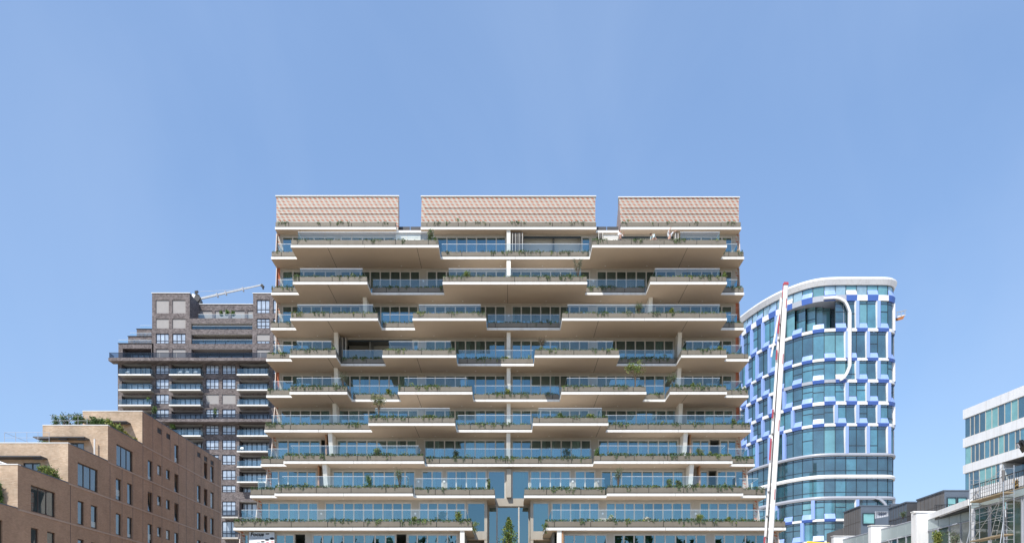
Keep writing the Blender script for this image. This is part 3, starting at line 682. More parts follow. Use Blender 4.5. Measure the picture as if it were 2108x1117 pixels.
SH = [
 (1, 886, 472, 491, 15, 'bush', lg, lgr, 'bushy green plant on the topmost balcony beside the left roof gap'),
 (1, 895, 486, 497, 8, 'bush', lg, ld, 'small drooping plant at the right tip of the topmost left balcony'),
 (2, 961, 558, 572, 15, 'bush', lg, ly, 'grassy tuft on the second balcony row, left of the middle fin'),
 (2, 1172, 564, 579, 15, 'bush', ld, lg, 'dense dark green bush on the second balcony row beside bare twigs'),
 (2, 1190, 532, 571, 22, 'bare', lgr, lgr, 'tall bare twiggy shrub on the second balcony row'),
 (2, 1491, 560, 573, 9, 'bush', lg, ly, 'small round plant at the right end of the second balcony row'),
 (3, 1316, 624, 645, 18, 'bare', lgr, lg, 'grey twiggy shrub on the third balcony row beside a white fin'),
 (3, 1384, 635, 646, 12, 'bush', ly, lg, 'low grassy clump on the third balcony row at right'),
 (4, 1116, 692, 719, 14, 'bare', M['bark'], lgr, 'leafless upright twigs on the fourth balcony row right of the middle fin'),
 (4, 1482, 711, 720, 8, 'bush', lg, ly, 'small pale green plant on the fourth balcony row near the right corner'),
 (4, 1042, 735, 744, 12, 'bush', ly, lg, 'sunlit yellowish plant at the foot of the middle fin, fourth balcony row'),
 (5, 1308, 748, 795, 38, 'tree', lg, ly, 'small leafy tree on the fifth balcony row, right of centre'),
 (5, 1384, 768, 796, 20, 'bare', lgr, lg, 'grey green airy shrub beside a white fin on the fifth balcony row'),
 (5, 1426, 787, 798, 12, 'bush', lg, ly, 'bright green bush on the fifth balcony row near the right corner'),
 (5, 706, 768, 795, 16, 'bare', lgr, lgr, 'thin twiggy shrub beside the left white fin on the fifth balcony row'),
 (5, 1047, 800, 812, 14, 'bush', ly, lg, 'yellow green plant at the foot of the middle fin, fifth balcony row'),
 (5, 800, 800, 811, 12, 'bush', lg, ly, 'small bush in the recessed planter of the fifth row, left half'),
 (6, 779, 812, 861, 32, 'tree', lgr, ly, 'sparse young tree with thin twigs on the sixth balcony row, left half'),
 (6, 1153, 847, 861, 14, 'bush', lg, ld, 'tufted bush on the sixth row projecting balcony right of centre'),
 (6, 1216, 850, 862, 16, 'bush', lg, ly, 'spreading bush near the right end of a sixth row balcony'),
 (6, 1511, 862, 875, 16, 'bush', lg, lgr, 'round bush at the right corner of the sixth balcony row'),
 (7, 777, 921, 940, 22, 'bush', lgr, lg, 'grey green bush spilling over the seventh balcony row, left half'),
 (7, 1166, 922, 948, 24, 'bush', lgr, ld, 'large dusky bush on the seventh balcony row right of centre'),
 (7, 1229, 921, 941, 16, 'bush', lg, ld, 'upright green bush at the step of the seventh balcony row'),
 (7, 938, 926, 945, 10, 'bare', lgr, lg, 'thin upright twigs on the seventh balcony row left of the middle fin'),
 (7, 1440, 921, 937, 16, 'bush', lgr, lg, 'feathery plant beside a wooden slat on the seventh balcony row'),
 (8, 759, 977, 1004, 19, 'bush', lg, ld, 'dense upright green bush on the eighth balcony row, left half'),
 (8, 823, 962, 1003, 24, 'bare', lgr, lg, 'tall grey leaved shrub on the eighth balcony row, left half'),
 (8, 1273, 962, 1003, 18, 'bare', lgr, lg, 'tall slender grey shrub on the eighth balcony row, right half'),
 (8, 1378, 983, 1003, 18, 'bush', lg, lgr, 'bright bushy plant on the eighth balcony row, right half'),
 (8, 1396, 988, 1003, 16, 'bush', lgr, lg, 'grey green bush to the right of a brighter one on the eighth row'),
 (8, 1007, 984, 1007, 9, 'bush', lg, lgr, 'narrow upright plant left of the atrium glass'),
 (9, 942, 1048, 1073, 17, 'bush', lg, ly, 'upright green bush on the lowest balcony, left of the atrium'),
 (9, 853, 1062, 1073, 10, 'bush', lg, ly, 'small spiky plant on the lowest left balcony'),
 (9, 1440, 1058, 1073, 18, 'bush', ly, lg, 'spiky sunlit plant on the lowest right balcony'),
 (9, 1255, 1059, 1074, 18, 'bush', M['flower'], lg, 'white flowering plant on the lowest right balcony near the atrium'),
 (9, 1331, 1063, 1073, 20, 'bush', M['flower'], lgr, 'low pale flowers in the middle of the lowest right balcony'),
 (9, 1498, 1064, 1074, 12, 'bush', lg, ly, 'small round bush on the lowest balcony near the boom barrier'),
]
for (k, px, t_, b_, wp, kd, m1, m2, lab) in SH:
    shrub('balcony_shrub', lab, px, t_, b_, yseg(k, px), wp, m1, m2, kind=kd, dig=0.10, leaf=0.15 if kd != 'bare' else 0.12)
shrub('overhanging_plant', 'leafy plant hanging off the left balcony end beside the atrium', 977, 1072, 1096, dk_(9, 'C') + .1, 20, lg, ly, group='plants hanging beside the atrium')
shrub('overhanging_plant', 'leafy plant hanging off the right balcony end beside the atrium', 1122, 1076, 1098, dk_(9, 'C') + .1, 16, lg, ld, group='plants hanging beside the atrium')
shrub('conifer_tree', 'narrow green conifer standing in front of the atrium glass', 1047, 1064, 1150, 71.0, 74, lg, ly, kind='cone', cat='tree', group=None, leaf=0.17, dens=.75)

gy = YS_[8] - 1.1; gz = ZB[7] + .22
gt = thing('garden_table', 'low white table behind the railing, left end of the seventh balcony row', 'table', (WX(616, gy), gy, gz))
m = MB(); m.box(WX(609, gy), WX(623, gy), gy - .3, gy + .3, gz + .74, gz + .80); obj('table_top', m, M['boomwhite'], gt)
for px in (610, 622):
    for dy in (-.25, .25):
        m = MB(); x = WX(px, gy); m.tube((x, gy + dy, gz), (x, gy + dy, gz + .739), .025); obj('leg', m, M['boomwhite'], gt)
# ------------------------------------------------------------------ printed banner in the lowest window at the left
YB = 68.7
ban = thing('banner', 'pale printed banner reading Focus hung in the bottom left window', 'banner', (WX(539, YB), YB, WZ(1150, YB)))
b = MB(); b.box(WX(512.7, YB), WX(565, YB), YB, YB + 0.02, WZ(1150, YB), WZ(1093.9, YB)); obj('sheet', b, M['banner'], ban)
b = MB(); pts = [(513, 1112.5), (530, 1109.5), (545, 1108.5), (560, 1109.5), (564.7, 1110), (564.7, 1149), (513, 1149)]
b.hexa([(WX(x, YB), YB - 0.006, WZ(y, YB)) for x, y in pts], [(WX(x, YB), YB - 0.003, WZ(y, YB)) for x, y in pts]); obj('printed_panel', b, M['boomwhite'], ban)
def arc(pts, w0, mb, mi=0):
    for (a, c) in zip(pts, pts[1:]): mb.bar((WX(a[0], YB), YB - 0.012, WZ(a[1], YB)), (WX(c[0], YB), YB - 0.012, WZ(c[1], YB)), 0.006, w0, mi)
b = MB()
def ell(cx, cy, rx, ry, mi, y_):
    P = [(WX(cx + rx * math.cos(a), YB), WZ(cy + ry * math.sin(a), YB)) for a in [2 * math.pi * i / 16 for i in range(16)]]
    b.hexa([(x, y_, z) for x, z in P], [(x, y_ - 0.004, z) for x, z in P], mi)
ell(560, 1107.5, 4.6, 2.8, 0, YB - 0.010); ell(550, 1110, 4.2, 1.6, 0, YB - 0.015); ell(541, 1114, 4, 1.5, 0, YB - 0.010); ell(532, 1117, 5, 1.3, 0, YB - 0.015)
for x, y in ((558, 1114), (558, 1117), (548, 1115.5), (548, 1118.5)):
    b.box(WX(x, YB), WX(x + 5.5, YB), YB - 0.012, YB - 0.008, WZ(y + 0.7, YB), WZ(y - 0.7, YB), 1)
obj('printed_motif', b, [M['ink'], M['redprint']], ban)
def text(body, px, py, hpx, Y, m, parent, shear=0.0, bold=0.0, sx=1.0):
    cu = bpy.data.curves.new('lettering', 'FONT'); cu.body = body; cu.size = hpx * Y / F / 0.7; cu.shear = shear; cu.extrude = 0.002; cu.offset = bold; cu.space_character = 1.05
    o = bpy.data.objects.new('lettering', cu); COL.objects.link(o); o.data.materials.append(m); o.parent = parent
    o.rotation_euler = (math.radians(90), 0, 0); o.scale = (sx, 1, 1)
    o.location = W(px, py, Y) - parent.location
    me = bpy.data.meshes.new_from_object(o.evaluated_get(bpy.context.evaluated_depsgraph_get()))
    n = bpy.data.objects.new('lettering', me); COL.objects.link(n); n.parent = parent; n.location = o.location; n.rotation_euler = o.rotation_euler; n.scale = o.scale
    bpy.data.objects.remove(o); n.name = 'lettering'
    if not me.materials: me.materials.append(m)
    return n
text('Focus', 515.3, 1102, 7.0, YB - 0.004, M['ink'], ban, 0.18, 0.022, 1.12)
b = MB(); b.box(WX(547, YB), WX(554, YB), YB - 0.004, YB - 0.001, WZ(1099, YB), WZ(1096.6, YB)); obj('printed_mark', b, M['ink'], ban)
b = MB()
for yy, x1 in ((1104.2, 542), (1106.9, 543)):
    x = 515.0
    while x < x1:
        l = R.uniform(0.8, 3.0); b.box(WX(x, YB), WX(min(x + l, x1), YB), YB - 0.004, YB - 0.001, WZ(yy + 0.45, YB), WZ(yy - 0.45, YB)); x += l + 0.7
obj('small_print', b, M['bluegrey'], ban)

# ------------------------------------------------------------------ three workers on the top right terrace
def skin(name, verts, edges, radii, m, parent, root=0, sub=1):
    me = bpy.data.meshes.new(name); me.from_pydata(verts, edges, []); me.materials.append(m)
    o = bpy.data.objects.new(name, me); COL.objects.link(o); o.parent = parent
    s = o.modifiers.new('skin', 'SKIN'); s.use_smooth_shade = True
    for i, r in enumerate(radii):
        sv = me.skin_vertices[0].data[i]; sv.radius = (r, r) if not isinstance(r, tuple) else r; sv.use_root = (i == root)
    o.modifiers.new('sub', 'SUBSURF').levels = sub; o.modifiers['sub'].render_levels = 2
    return o
def person(label, px, Y, rz, J, shirt, trousers, hair):
    """J: joint positions, metres, z from the floor; x to the person's left, y backwards"""
    floor = ZB[1] + 0.225
    t = thing('person', label, 'person', (WX(px, Y), Y, floor), 'workers on the top terrace'); t.rotation_euler = (0, 0, rz)
    n = ['pelvis', 'chest', 'neck', 'head0', 'head1', 'shL', 'elL', 'wrL', 'shR', 'elR', 'wrR', 'hipL', 'knL', 'anL', 'toL', 'hipR', 'knR', 'anR', 'toR']
    rad = [.13, .15, .06, .085, .08, .065, .045, .034, .065, .045, .034, .085, .06, .042, .04, .085, .06, .042, .04]
    V = [J[q] for q in n]; ix = {q: i for i, q in enumerate(n)}
    E = [('pelvis', 'chest'), ('chest', 'neck'), ('neck', 'head0'), ('head0', 'head1'), ('chest', 'shL'), ('shL', 'elL'), ('elL', 'wrL'), ('chest', 'shR'), ('shR', 'elR'), ('elR', 'wrR'),
         ('pelvis', 'hipL'), ('hipL', 'knL'), ('knL', 'anL'), ('anL', 'toL'), ('pelvis', 'hipR'), ('hipR', 'knR'), ('knR', 'anR'), ('anR', 'toR')]
    edges = [(ix[a], ix[b]) for a, b in E]
    # hands: palm, four fingers and a thumb each
    for sd in 'LR':
        wv = Vector(J['wr' + sd]); d = (wv - Vector(J['el' + sd])).normalized(); sde = d.cross(Vector((0, 1, 0.2))).normalized()
        pi = len(V); V.append(tuple(wv + d * 0.08)); rad.append(.034); edges.append((ix['wr' + sd], pi))
        for q, (o_, l) in enumerate(((-.03, .075), (-.01, .085), (.01, .08), (.03, .06))):
            a = len(V); V.append(tuple(wv + d * 0.11 + sde * o_)); rad.append(.010); V.append(tuple(wv + d * (0.11 + l) + sde * o_ * 1.2 + Vector((0, -.02, -.01)))); rad.append(.008); edges += [(pi, a), (a, a + 1)]
        a = len(V); V.append(tuple(wv + d * 0.07 - sde * 0.055)); rad.append(.011); edges.append((ix['wr' + sd], a))
    hd = Vector(J['head1']); h0 = Vector(J['head0'])
    a = len(V); V.append(tuple(h0.lerp(hd, 0.3) + Vector((0, -0.10, 0)))); rad.append(.022); edges.append((ix['head0'], a))       # nose
    skin('body', V, edges, rad, M['skin'], t)
    def sub(name, ks, es, rr, m):
        skin(name, [J[k] for k in ks], [(ks.index(a), ks.index(b)) for a, b in es], rr, m, t)
    def mid(a, b, f): return tuple(Vector(J[a]).lerp(Vector(J[b]), f))
    J['slL'] = mid('elL', 'wrL', .1); J['slR'] = mid('elR', 'wrR', .1)
    J['wst'] = mid('pelvis', 'chest', .3)
    sub('shirt', ['wst', 'chest', 'shL', 'elL', 'slL', 'shR', 'elR', 'slR', 'neck'], [('wst', 'chest'), ('chest', 'neck'), ('chest', 'shL'), ('shL', 'elL'), ('elL', 'slL'), ('chest', 'shR'), ('shR', 'elR'), ('elR', 'slR')],
        [(.165, .135), (.19, .145), .085, .065, .06, .085, .065, .06, .075], shirt)
    J['wst'] = mid('pelvis', 'chest', .22)
    sub('trousers', ['wst', 'pelvis', 'hipL', 'knL', 'anL', 'hipR', 'knR', 'anR'], [('wst', 'pelvis'), ('pelvis', 'hipL'), ('hipL', 'knL'), ('knL', 'anL'), ('pelvis', 'hipR'), ('hipR', 'knR'), ('knR', 'anR')],
        [(.175, .14), (.18, .15), .105, .08, .065, .105, .08, .065], trousers)
    h = MB(); h.sphere(hd + Vector((0, 0.025, 0.015)), 0.092, 10, 8); c = t.location
    ho = obj('hair', MB(), hair, t); ho.data.from_pydata([tuple(v) for v in h.v], [], h.f)
    ho.data.polygons.foreach_set('use_smooth', [True] * len(ho.data.polygons))
    return t
def stand(**kw):
    J = dict(pelvis=(0, 0, .95), chest=(0, -.02, 1.32), neck=(0, -.02, 1.52), head0=(0, -.03, 1.60), head1=(0, -.03, 1.72), shL=(.17, -.02, 1.43), elL=(.25, .0, 1.15), wrL=(.24, -.15, .95),
             shR=(-.17, -.02, 1.43), elR=(-.25, 0, 1.15), wrR=(-.24, -.15, .95), hipL=(.1, 0, .88), knL=(.12, -.02, .48), anL=(.12, .03, .09), toL=(.13, -.14, .04), hipR=(-.1, 0, .88), knR=(-.12, -.02, .48), anR=(-.12, .03, .09), toR=(-.13, -.14, .04))
    J.update(kw); return J
person('worker in white shirt standing at the white cladding, head tilted aside', 1276, 76.75, math.radians(35), stand(elL=(.22, -.2, 1.25), wrL=(.12, -.38, 1.42), elR=(-.26, -.1, 1.2), wrR=(-.18, -.3, 1.2)), M['shirt'], M['jeans'], M['hair'])
person('worker in pale top bending down behind the planter', 1348, 76.7, math.radians(-60), stand(pelvis=(0, .12, .88), chest=(0, -.16, 1.18), neck=(0, -.33, 1.25), head0=(0, -.40, 1.27), head1=(0, -.49, 1.30), shL=(.17, -.25, 1.2), elL=(.2, -.32, .95), wrL=(.15, -.42, .75), shR=(-.17, -.25, 1.2), elR=(-.2, -.32, .95), wrR=(-.15, -.42, .75), hipL=(.1, .1, .82), hipR=(-.1, .1, .82)), M['paleblue'], M['jeans'], M['hair'])
person('worker in white shirt reaching up to the folded doors', 1378, 76.75, math.radians(25), stand(elL=(.33, -.1, 1.62), wrL=(.58, -.12, 1.78), elR=(-.2, -.18, 1.6), wrR=(-.06, -.2, 1.82)), M['shirt'], M['jeans'], M['hair'])

# ================================================================== DARK BRICK TOWER BEHIND, LEFT
YT = 165.0
dk = thing('brick_tower', 'dark mottled brick apartment tower with stepped top, behind on the left', 'apartment building', (WX(400, YT), YT, 0))
PT_ = Plane((0, YT, 0), (1, 0, 0), (0, -1, 0))
X_ = lambda px: WX(px, YT)
Z_ = lambda py: WZ(py, YT)
wall = MB(); DW = 0.28
wcols = [(320.3, 347.6), (423.3, 450.4), (457.2, 485.0), (562, 589)]
rows = [(750.9, 769.4), (779.2, 800), (810.8, 831), (841.5, 858.3), (874.5, 894), (904.3, 925), (935.2, 956), (966.4, 987), (997.8, 1012.6), (1031, 1060), (1072, 1106)]
lcols = [(250.5, 312), (353, 417), (492.5, 554)]
lrows = [(748.5, 770), (782.5, 801.5), (813.5, 833), (845.0, 861), (873.5, 895.5), (905, 928), (936.5, 959.5), (968, 990.5), (998.5, 1012), (1031, 1063), (1076, 1106)]
holes = []; wl = []
for ci, (a, b) in enumerate(wcols):
    for ri, (t_, b_) in enumerate(rows):
        h = (X_(a), X_(b), Z_(b_), Z_(t_), DW); holes.append(h); wl.append((h, (ci in (1, 2) and ri == 2)))
lg_h = []
for ci, (a, b) in enumerate(lcols):
    for t_, b_ in lrows:
        h = (X_(a), X_(b), Z_(b_), Z_(t_), 1.9); holes.append(h); lg_h.append((h, ci))
ZC = Z_(745)
holed(wall, PT_, X_(242.5), X_(650), 0, ZC, holes)
wall.face([(X_(242.5), YT, 0), (X_(242.5), YT + 22, 0), (X_(242.5), YT + 22, ZC), (X_(242.5), YT, ZC)])
# upper blocks
ah = []
for a, b in ((320.8, 347.6), (354.8, 382.0)):
    for (t_, b_), bl in (((616.8, 644.5), 1), ((655.2, 675.5), 1), ((686, 706.8), 0), ((717.5, 735), 1)):
        h = (X_(a), X_(b), Z_(b_), Z_(t_), DW); ah.append(h); wl.append((h, bl))
holed(wall, PT_, X_(313), X_(390.5), ZC, Z_(603.5), ah)
wall.face([(X_(390.5), YT, ZC), (X_(390.5), YT + 14, ZC), (X_(390.5), YT + 14, Z_(603.5)), (X_(390.5), YT, Z_(603.5))])
wall.face([(X_(313), YT, ZC), (X_(313), YT + 14, ZC), (X_(313), YT + 14, Z_(603.5)), (X_(313), YT, Z_(603.5))])
wall.face([(X_(313), YT, Z_(603.5)), (X_(390.5), YT, Z_(603.5)), (X_(390.5), YT + 14, Z_(603.5)), (X_(313), YT + 14, Z_(603.5))])
rh = []
for (a, b) in ((528.3, 555.2), (562, 589)):
    for (t_, b_), bl in (((616.8, 644.5), 0), ((655.2, 675.8), 0), ((686.8, 706.8), 2), ((718, 735), 1)):
        h = (X_(a), X_(b), Z_(b_), Z_(t_), DW); rh.append(h); wl.append((h, bl))
holed(wall, PT_, X_(521), X_(650), ZC, Z_(604), rh)
wall.face([(X_(521), YT, ZC), (X_(521), YT + 14, ZC), (X_(521), YT + 14, Z_(604)), (X_(521), YT, Z_(604))])
wall.face([(X_(521), YT, Z_(604)), (X_(650), YT, Z_(604)), (X_(650), YT + 14, Z_(604)), (X_(521), YT + 14, Z_(604))])
# middle recess: three parapet bands at the front, the top storey set back
mh = [(X_(394), X_(519.5), Z_(b_), Z_(t_), 2.2) for t_, b_ in ((665, 677.5), (687.5, 707.5), (717.5, 737))]
holed(wall, PT_, X_(390.5), X_(521), ZC, Z_(655), mh)
YS = 170.3; PS_ = Plane((0, YS, 0), (1, 0, 0), (0, -1, 0)); XS = lambda p: WX(p, YS); ZS = lambda p: WZ(p, YS)
sh = [(XS(a), XS(b), ZS(656), ZS(638.8), 0.25) for a, b in ((410, 436.6), (443, 470), (476.5, 503.8), (509.8, 523))]
holed(wall, PS_, XS(407), XS(530), ZS(664), ZS(626.3), sh)
wall.face([(XS(407), YS, ZS(626.3)), (XS(530), YS, ZS(626.3)), (XS(530), YS + 10, ZS(626.3)), (XS(407), YS + 10, ZS(626.3))])
wall.face([(X_(390.5), YT, Z_(655) - 0.3), (X_(521), YT, Z_(655) - 0.3), (X_(521), YS, Z_(655) - 0.3), (X_(390.5), YS, Z_(655) - 0.3)])
# stepped left shoulder
stp = [(243.7, 165.0, 706.8, [(252.5, 311.5, 717, 735.5)]), (263.7, 169.7, 692.2, []), (281.4, 173.9, 677.2, [])]
for px, Y, py, hh in stp:
    pl = Plane((0, Y, 0), (1, 0, 0), (0, -1, 0))
    hs_ = [(WX(a, Y), WX(b, Y), WZ(d, Y), WZ(c, Y), 2.0) for a, b, c, d in hh]
    holed(wall, pl, WX(px, Y), WX(313 + 3, Y), ZC, WZ(py, Y), hs_)
    wall.face([(WX(px, Y), Y, WZ(py, Y)), (WX(316, Y), Y, WZ(py, Y)), (WX(316, Y), Y + 8, WZ(py, Y)), (WX(px, Y), Y + 8, WZ(py, Y))])
    wall.face([(WX(px, Y), Y, ZC), (WX(px, Y), Y + 8, ZC), (WX(px, Y), Y + 8, WZ(py, Y)), (WX(px, Y), Y, WZ(py, Y))])
obj('brick_wall', wall, M['brickdark'], dk)
cp = MB()
for a, b, y, p in ((313, 390.5, YT, 603.5), (521, 650, YT, 604), (411, 521, YS, 626.3)):
    cp.box(WX(a, y) - .1, WX(b, y) + .1, y - .1, y + 1, WZ(p, y) + .003, WZ(p, y) + .12)
for px, Y, py, hh in stp: cp.box(WX(px, Y) - .1, WX(313, Y), Y - .1, Y + .6, WZ(py, Y) + .003, WZ(py, Y) + .1, 1)
obj('coping', cp, [M['coping'], M['black']], dk)
for h, bl in wl:
    z0 = h[2]
    if bl == 1:
        mb = MB(); PT_.box(mb, h[0], h[1], h[2], h[3], -0.2, -0.15); obj('roller_blind', mb, M['blind'], dk)
    elif bl == 2:
        zz = h[2] + (h[3] - h[2]) * .3
        mb = MB(); PT_.box(mb, h[0], h[1], zz, h[3], -0.2, -0.15); obj('roller_blind', mb, M['blind'], dk)
        window(PT_, h[0], h[1], h[2], zz, -0.12, dk, M['navyframe'], M['curtglass'], n=3, fw=0.13)
    else:
        window(PT_, h[0], h[1], h[2], h[3], -0.12, dk, M['navyframe'], M['curtglass'], n=3, trans=(0.28,) if R.random() < .85 else (0.28, 0.7), fw=0.13)
for h in sh:
    mb = MB(); PS_.box(mb, h[0], h[1], h[2], h[3], -0.2, -0.15); obj('roller_blind', mb, M['blind'], dk)
# loggia backs: glazing with dark frames
for h, ci in lg_h + [(m_, 9) for m_ in mh]:
    dep = h[4]
    window(PT_, h[0], h[1], h[2], h[3], -dep + 0.1, dk, M['navyframe'], M['curtglass'] if ci != 9 else M['skyglass'], n=R.choice((5, 6, 7)), fw=0.22, name='loggia_glazing')
for h in [(WX(252.5, YT), WX(311.5, YT), Z_(735.5), Z_(717))]:
    window(PT_, h[0], h[1], h[2], h[3], -1.9, dk, M['navyframe'], M['skyglass'], n=5, fw=0.2, name='loggia_glazing')
for h in mh + [q for q, ci in lg_h]:
    mb = MB(); PT_.box(mb, h[0] + .02, h[1] - .02, h[3] - .06, h[3] - .02, -h[4] + .1, -.03); obj('loggia_ceiling', mb, M['concrete'], dk)
# two cornices and their dark glass rails
YF = 162.9
for (pl_, pr_, yt_, yb_, nm) in ((223, 640, 735.6, 741.9, 0), (300, 640, 861.5, 867.2, 1)):
    c = MB(); c.box(WX(pl_, YF), WX(pr_, YF), YF, YT - 0.003, WZ(yb_, YF), WZ(yt_, YF)); co = obj('cornice', c, M['brickdark'], dk)
    gl = MB(); hr = MB(); hh = 0.95; zt_ = WZ(yt_, YF)
    x0, x1 = WX(pl_, YF) + .1, WX(pr_, YF)
    n = int((x1 - x0) / 3)
    for q in range(n): gl.face([(x0 + (x1 - x0) * q / n + .03, YF + .15, zt_), (x0 + (x1 - x0) * (q + 1) / n - .03, YF + .15, zt_), (x0 + (x1 - x0) * (q + 1) / n - .03, YF + .15, zt_ + hh), (x0 + (x1 - x0) * q / n + .03, YF + .15, zt_ + hh)])
    gl.face([(x0, YF + .15, zt_), (x0, YT, zt_), (x0, YT, zt_ + hh), (x0, YF + .15, zt_ + hh)])
    hr.box(x0, x1, YF + .1, YF + .2, zt_ + hh, zt_ + hh + .05); hr.box(x0 - .03, x0 + .03, YF + .2, YT, zt_ + hh, zt_ + hh + .05)
    obj('glass_railing', gl, M['darkrailglass'], co); obj('handrail', hr, M['navyframe'], co)
# projecting balconies
YP = 163.2
bcols = [(243.7, 310.2), (347.8, 412.8), (487.4, 551.3)]
brow = [771.9, 803.3, 834.8, 897.6, 929.8, 961.2, 992.6]
for ci, (a, b) in enumerate(bcols):
    for py in brow:
        if ci == 0 and py > 850: continue
        z0 = WZ(py, YP); c = MB(); x0, x1 = WX(a, YP), WX(b, YP)
        c.box(x0, x1, YP, YT - 0.003, z0, z0 + 0.24, 1); c.box(x0 - .01, x1 + .01, YP - .02, YP - .002, z0 - .01, z0 + .25, 0); bo = obj('balcony', c, [M['white_edge'], M['darkconc']], dk)
        gl = MB(); n = 4
        for q in range(n):
            xa_, xb_ = x0 + .05 + (x1 - x0 - .1) * q / n, x0 + .05 + (x1 - x0 - .1) * (q + 1) / n
            gl.face([(xa_ + .02, YP + .06, z0 + .26), (xb_ - .02, YP + .06, z0 + .26), (xb_ - .02, YP + .06, z0 + 1.3), (xa_ + .02, YP + .06, z0 + 1.3)])
        for xx in (x0 + .05, x1 - .05): gl.face([(xx, YP + .08, z0 + .26), (xx, YT, z0 + .26), (xx, YT, z0 + 1.3), (xx, YP + .08, z0 + 1.3)])
        obj('glass_railing', gl, M['railglass'], bo)
for (a, b, py) in ((456.5, 490, 1065), (456.5, 490, 1107.5)):
    z0 = WZ(py, YP); c = MB(); x0, x1 = WX(a, YP), WX(b, YP); c.box(x0, x1, YP, YT - 0.003, z0, z0 + .24); bo = obj('balcony', c, M['concrete'], dk)
    gl = MB(); gl.face([(x0 + .05, YP + .06, z0 + .26), (x1 - .05, YP + .06, z0 + .26), (x1 - .05, YP + .06, z0 + 1.5), (x0 + .05, YP + .06, z0 + 1.5)]); obj('glass_railing', gl, M['darkrailglass'], bo)
# glass rails of the top terraces
for (a, b, t_, b_, Y) in ((408, 520.5, 647, 654.7, YT + .3), (394, 519.8, 670.5, 677.2, YT + .25), (393.5, 519.8, 699, 707, YT + .25), (244, 312, 699.5, 706.6, 165.3), (268, 312, 685, 692, 170), (289, 312, 670, 677, 174.2)):
    gl = MB(); x0, x1 = WX(a, Y), WX(b, Y); n = 5
    for q in range(n):
        xa_, xb_ = x0 + (x1 - x0) * q / n, x0 + (x1 - x0) * (q + 1) / n
        gl.face([(xa_ + .03, Y, WZ(b_, Y)), (xb_ - .03, Y, WZ(b_, Y)), (xb_ - .03, Y, WZ(t_, Y)), (xa_ + .03, Y, WZ(t_, Y))])
    go = obj('glass_railing', gl, M['railglass'], dk)
    h = MB(); h.box(x0, x1, Y - .03, Y + .03, WZ(t_, Y), WZ(t_, Y) + .05); obj('handrail', h, M['rail'], go)
# potted plants and white chairs on its terraces
for i, (px, t_, b_, wp, Y, lab) in enumerate((
    (319, 838, 862, 13, 163.4, 'dark round topiary on the brick tower ledge beside the tan block'), (441, 839, 862, 12, 163.4, 'dark topiary between two windows on the brick tower ledge'),
    (455, 640, 650, 9, 166.2, 'leftmost of three palms on the top terrace of the brick tower'), (467.5, 638, 650, 11, 166.2, 'middle of three palms on the top terrace of the brick tower'), (480, 639, 650, 10, 166.2, 'rightmost of three palms on the top terrace of the brick tower'),
    (305, 817, 827, 8, 163.6, 'small potted bush on the third brick tower balcony from its cornice'), (354, 872, 884, 14, 163.6, 'leafy potted plant under the second brick tower cornice'))):
    shrub('potted_plant', lab, px, t_, b_, Y, wp, M['leafdark'] if i < 2 else M['leaf'], M['leaf'], kind='bush', cat='plant', group='plants on the brick tower terraces', leaf=0.3)
def chair(px, py, Y, label):
    b = W(px, py, Y); t = thing('patio_chair', label, 'chair', tuple(b), 'chairs on the brick tower balcony')
    m = MB(); m.box(b.x - .28, b.x + .28, b.y - .25, b.y + .25, b.z + .42, b.z + .48); obj('seat', m, M['boomwhite'], t)
    m = MB(); m.hexa([(b.x - .28, b.y + .2, b.z + .48), (b.x + .28, b.y + .2, b.z + .48), (b.x + .28, b.y + .26, b.z + .48), (b.x - .28, b.y + .26, b.z + .48)], [(b.x - .28, b.y + .35, b.z + .95), (b.x + .28, b.y + .35, b.z + .95), (b.x + .28, b.y + .4, b.z + .95), (b.x - .28, b.y + .4, b.z + .95)]); obj('backrest', m, M['boomwhite'], t)
    for sx in (-.25, .25):
        for sy in (-.2, .2):
            m = MB(); m.tube((b.x + sx, b.y + sy, b.z), (b.x + sx, b.y + sy, b.z + .42), .025); obj('leg', m, M['boomwhite'], t)
zfl = HY - (WZ(771.9, YP) + .25 - CZ) * F / 163.9
chair(370, zfl, 163.9, 'left white chair on the balcony right under the brick tower cornice'); chair(385, zfl, 163.9, 'middle white chair on the balcony right under the brick tower cornice'); chair(402, zfl, 163.9, 'right white chair on the balcony right under the brick tower cornice')

chair(262, zfl, 163.9, 'white lounge seat on the leftmost balcony under the brick tower cornice')
chair(497, HY - (WZ(929.8, YP) + .25 - CZ) * F / 163.9, 163.9, 'white chair on the lower brick tower balcony close to the beige building')
# crane behind its roof
cr = thing('mobile_crane', 'white telescopic crane boom rising behind the dark brick tower roof', 'crane', tuple(W(409, 640, 188)))
P = lambda px, py: W(px, py, 188)
m = MB(); pts = [(413.5, 614.2), (447, 606.6), (466, 602.3), (500, 594.8), (541, 585.5)]
for i, (a, c) in enumerate(zip(pts, pts[1:])): m.bar(P(*a), P(*c), (.38, .34, .30, .25)[i], (.38, .34, .30, .25)[i])
obj('boom', m, M['greyboom'], cr)
for a in ((447.5, 607.5), (465, 603), (500.5, 595.5)):
    m = MB(); m.bar(P(a[0] - 1, a[1] + .3), P(a[0] + 1, a[1] - .2), .8); obj('boom_collar', m, M['greypanel'], cr)
m = MB(); m.bar(P(402.5, 601.5), P(411, 616), .45); m.bar(P(401.5, 601), P(408, 600), .4); m.bar(P(408.5, 607), P(413, 616), .3); obj('luffing_mast', m, M['black'], cr)
m = MB(); m.bar(P(538, 586.5), P(542.5, 591), .55); m.bar(P(541.3, 590), P(542, 595), .3); obj('hook_block', m, M['black'], cr)
m = MB(); m.bar(P(396, 609.5), P(404.5, 614), 1.0); m.bar(P(406, 620), P(411.5, 623.5), 1.0); obj('winch_housing', m, M['boomwhite'], cr)
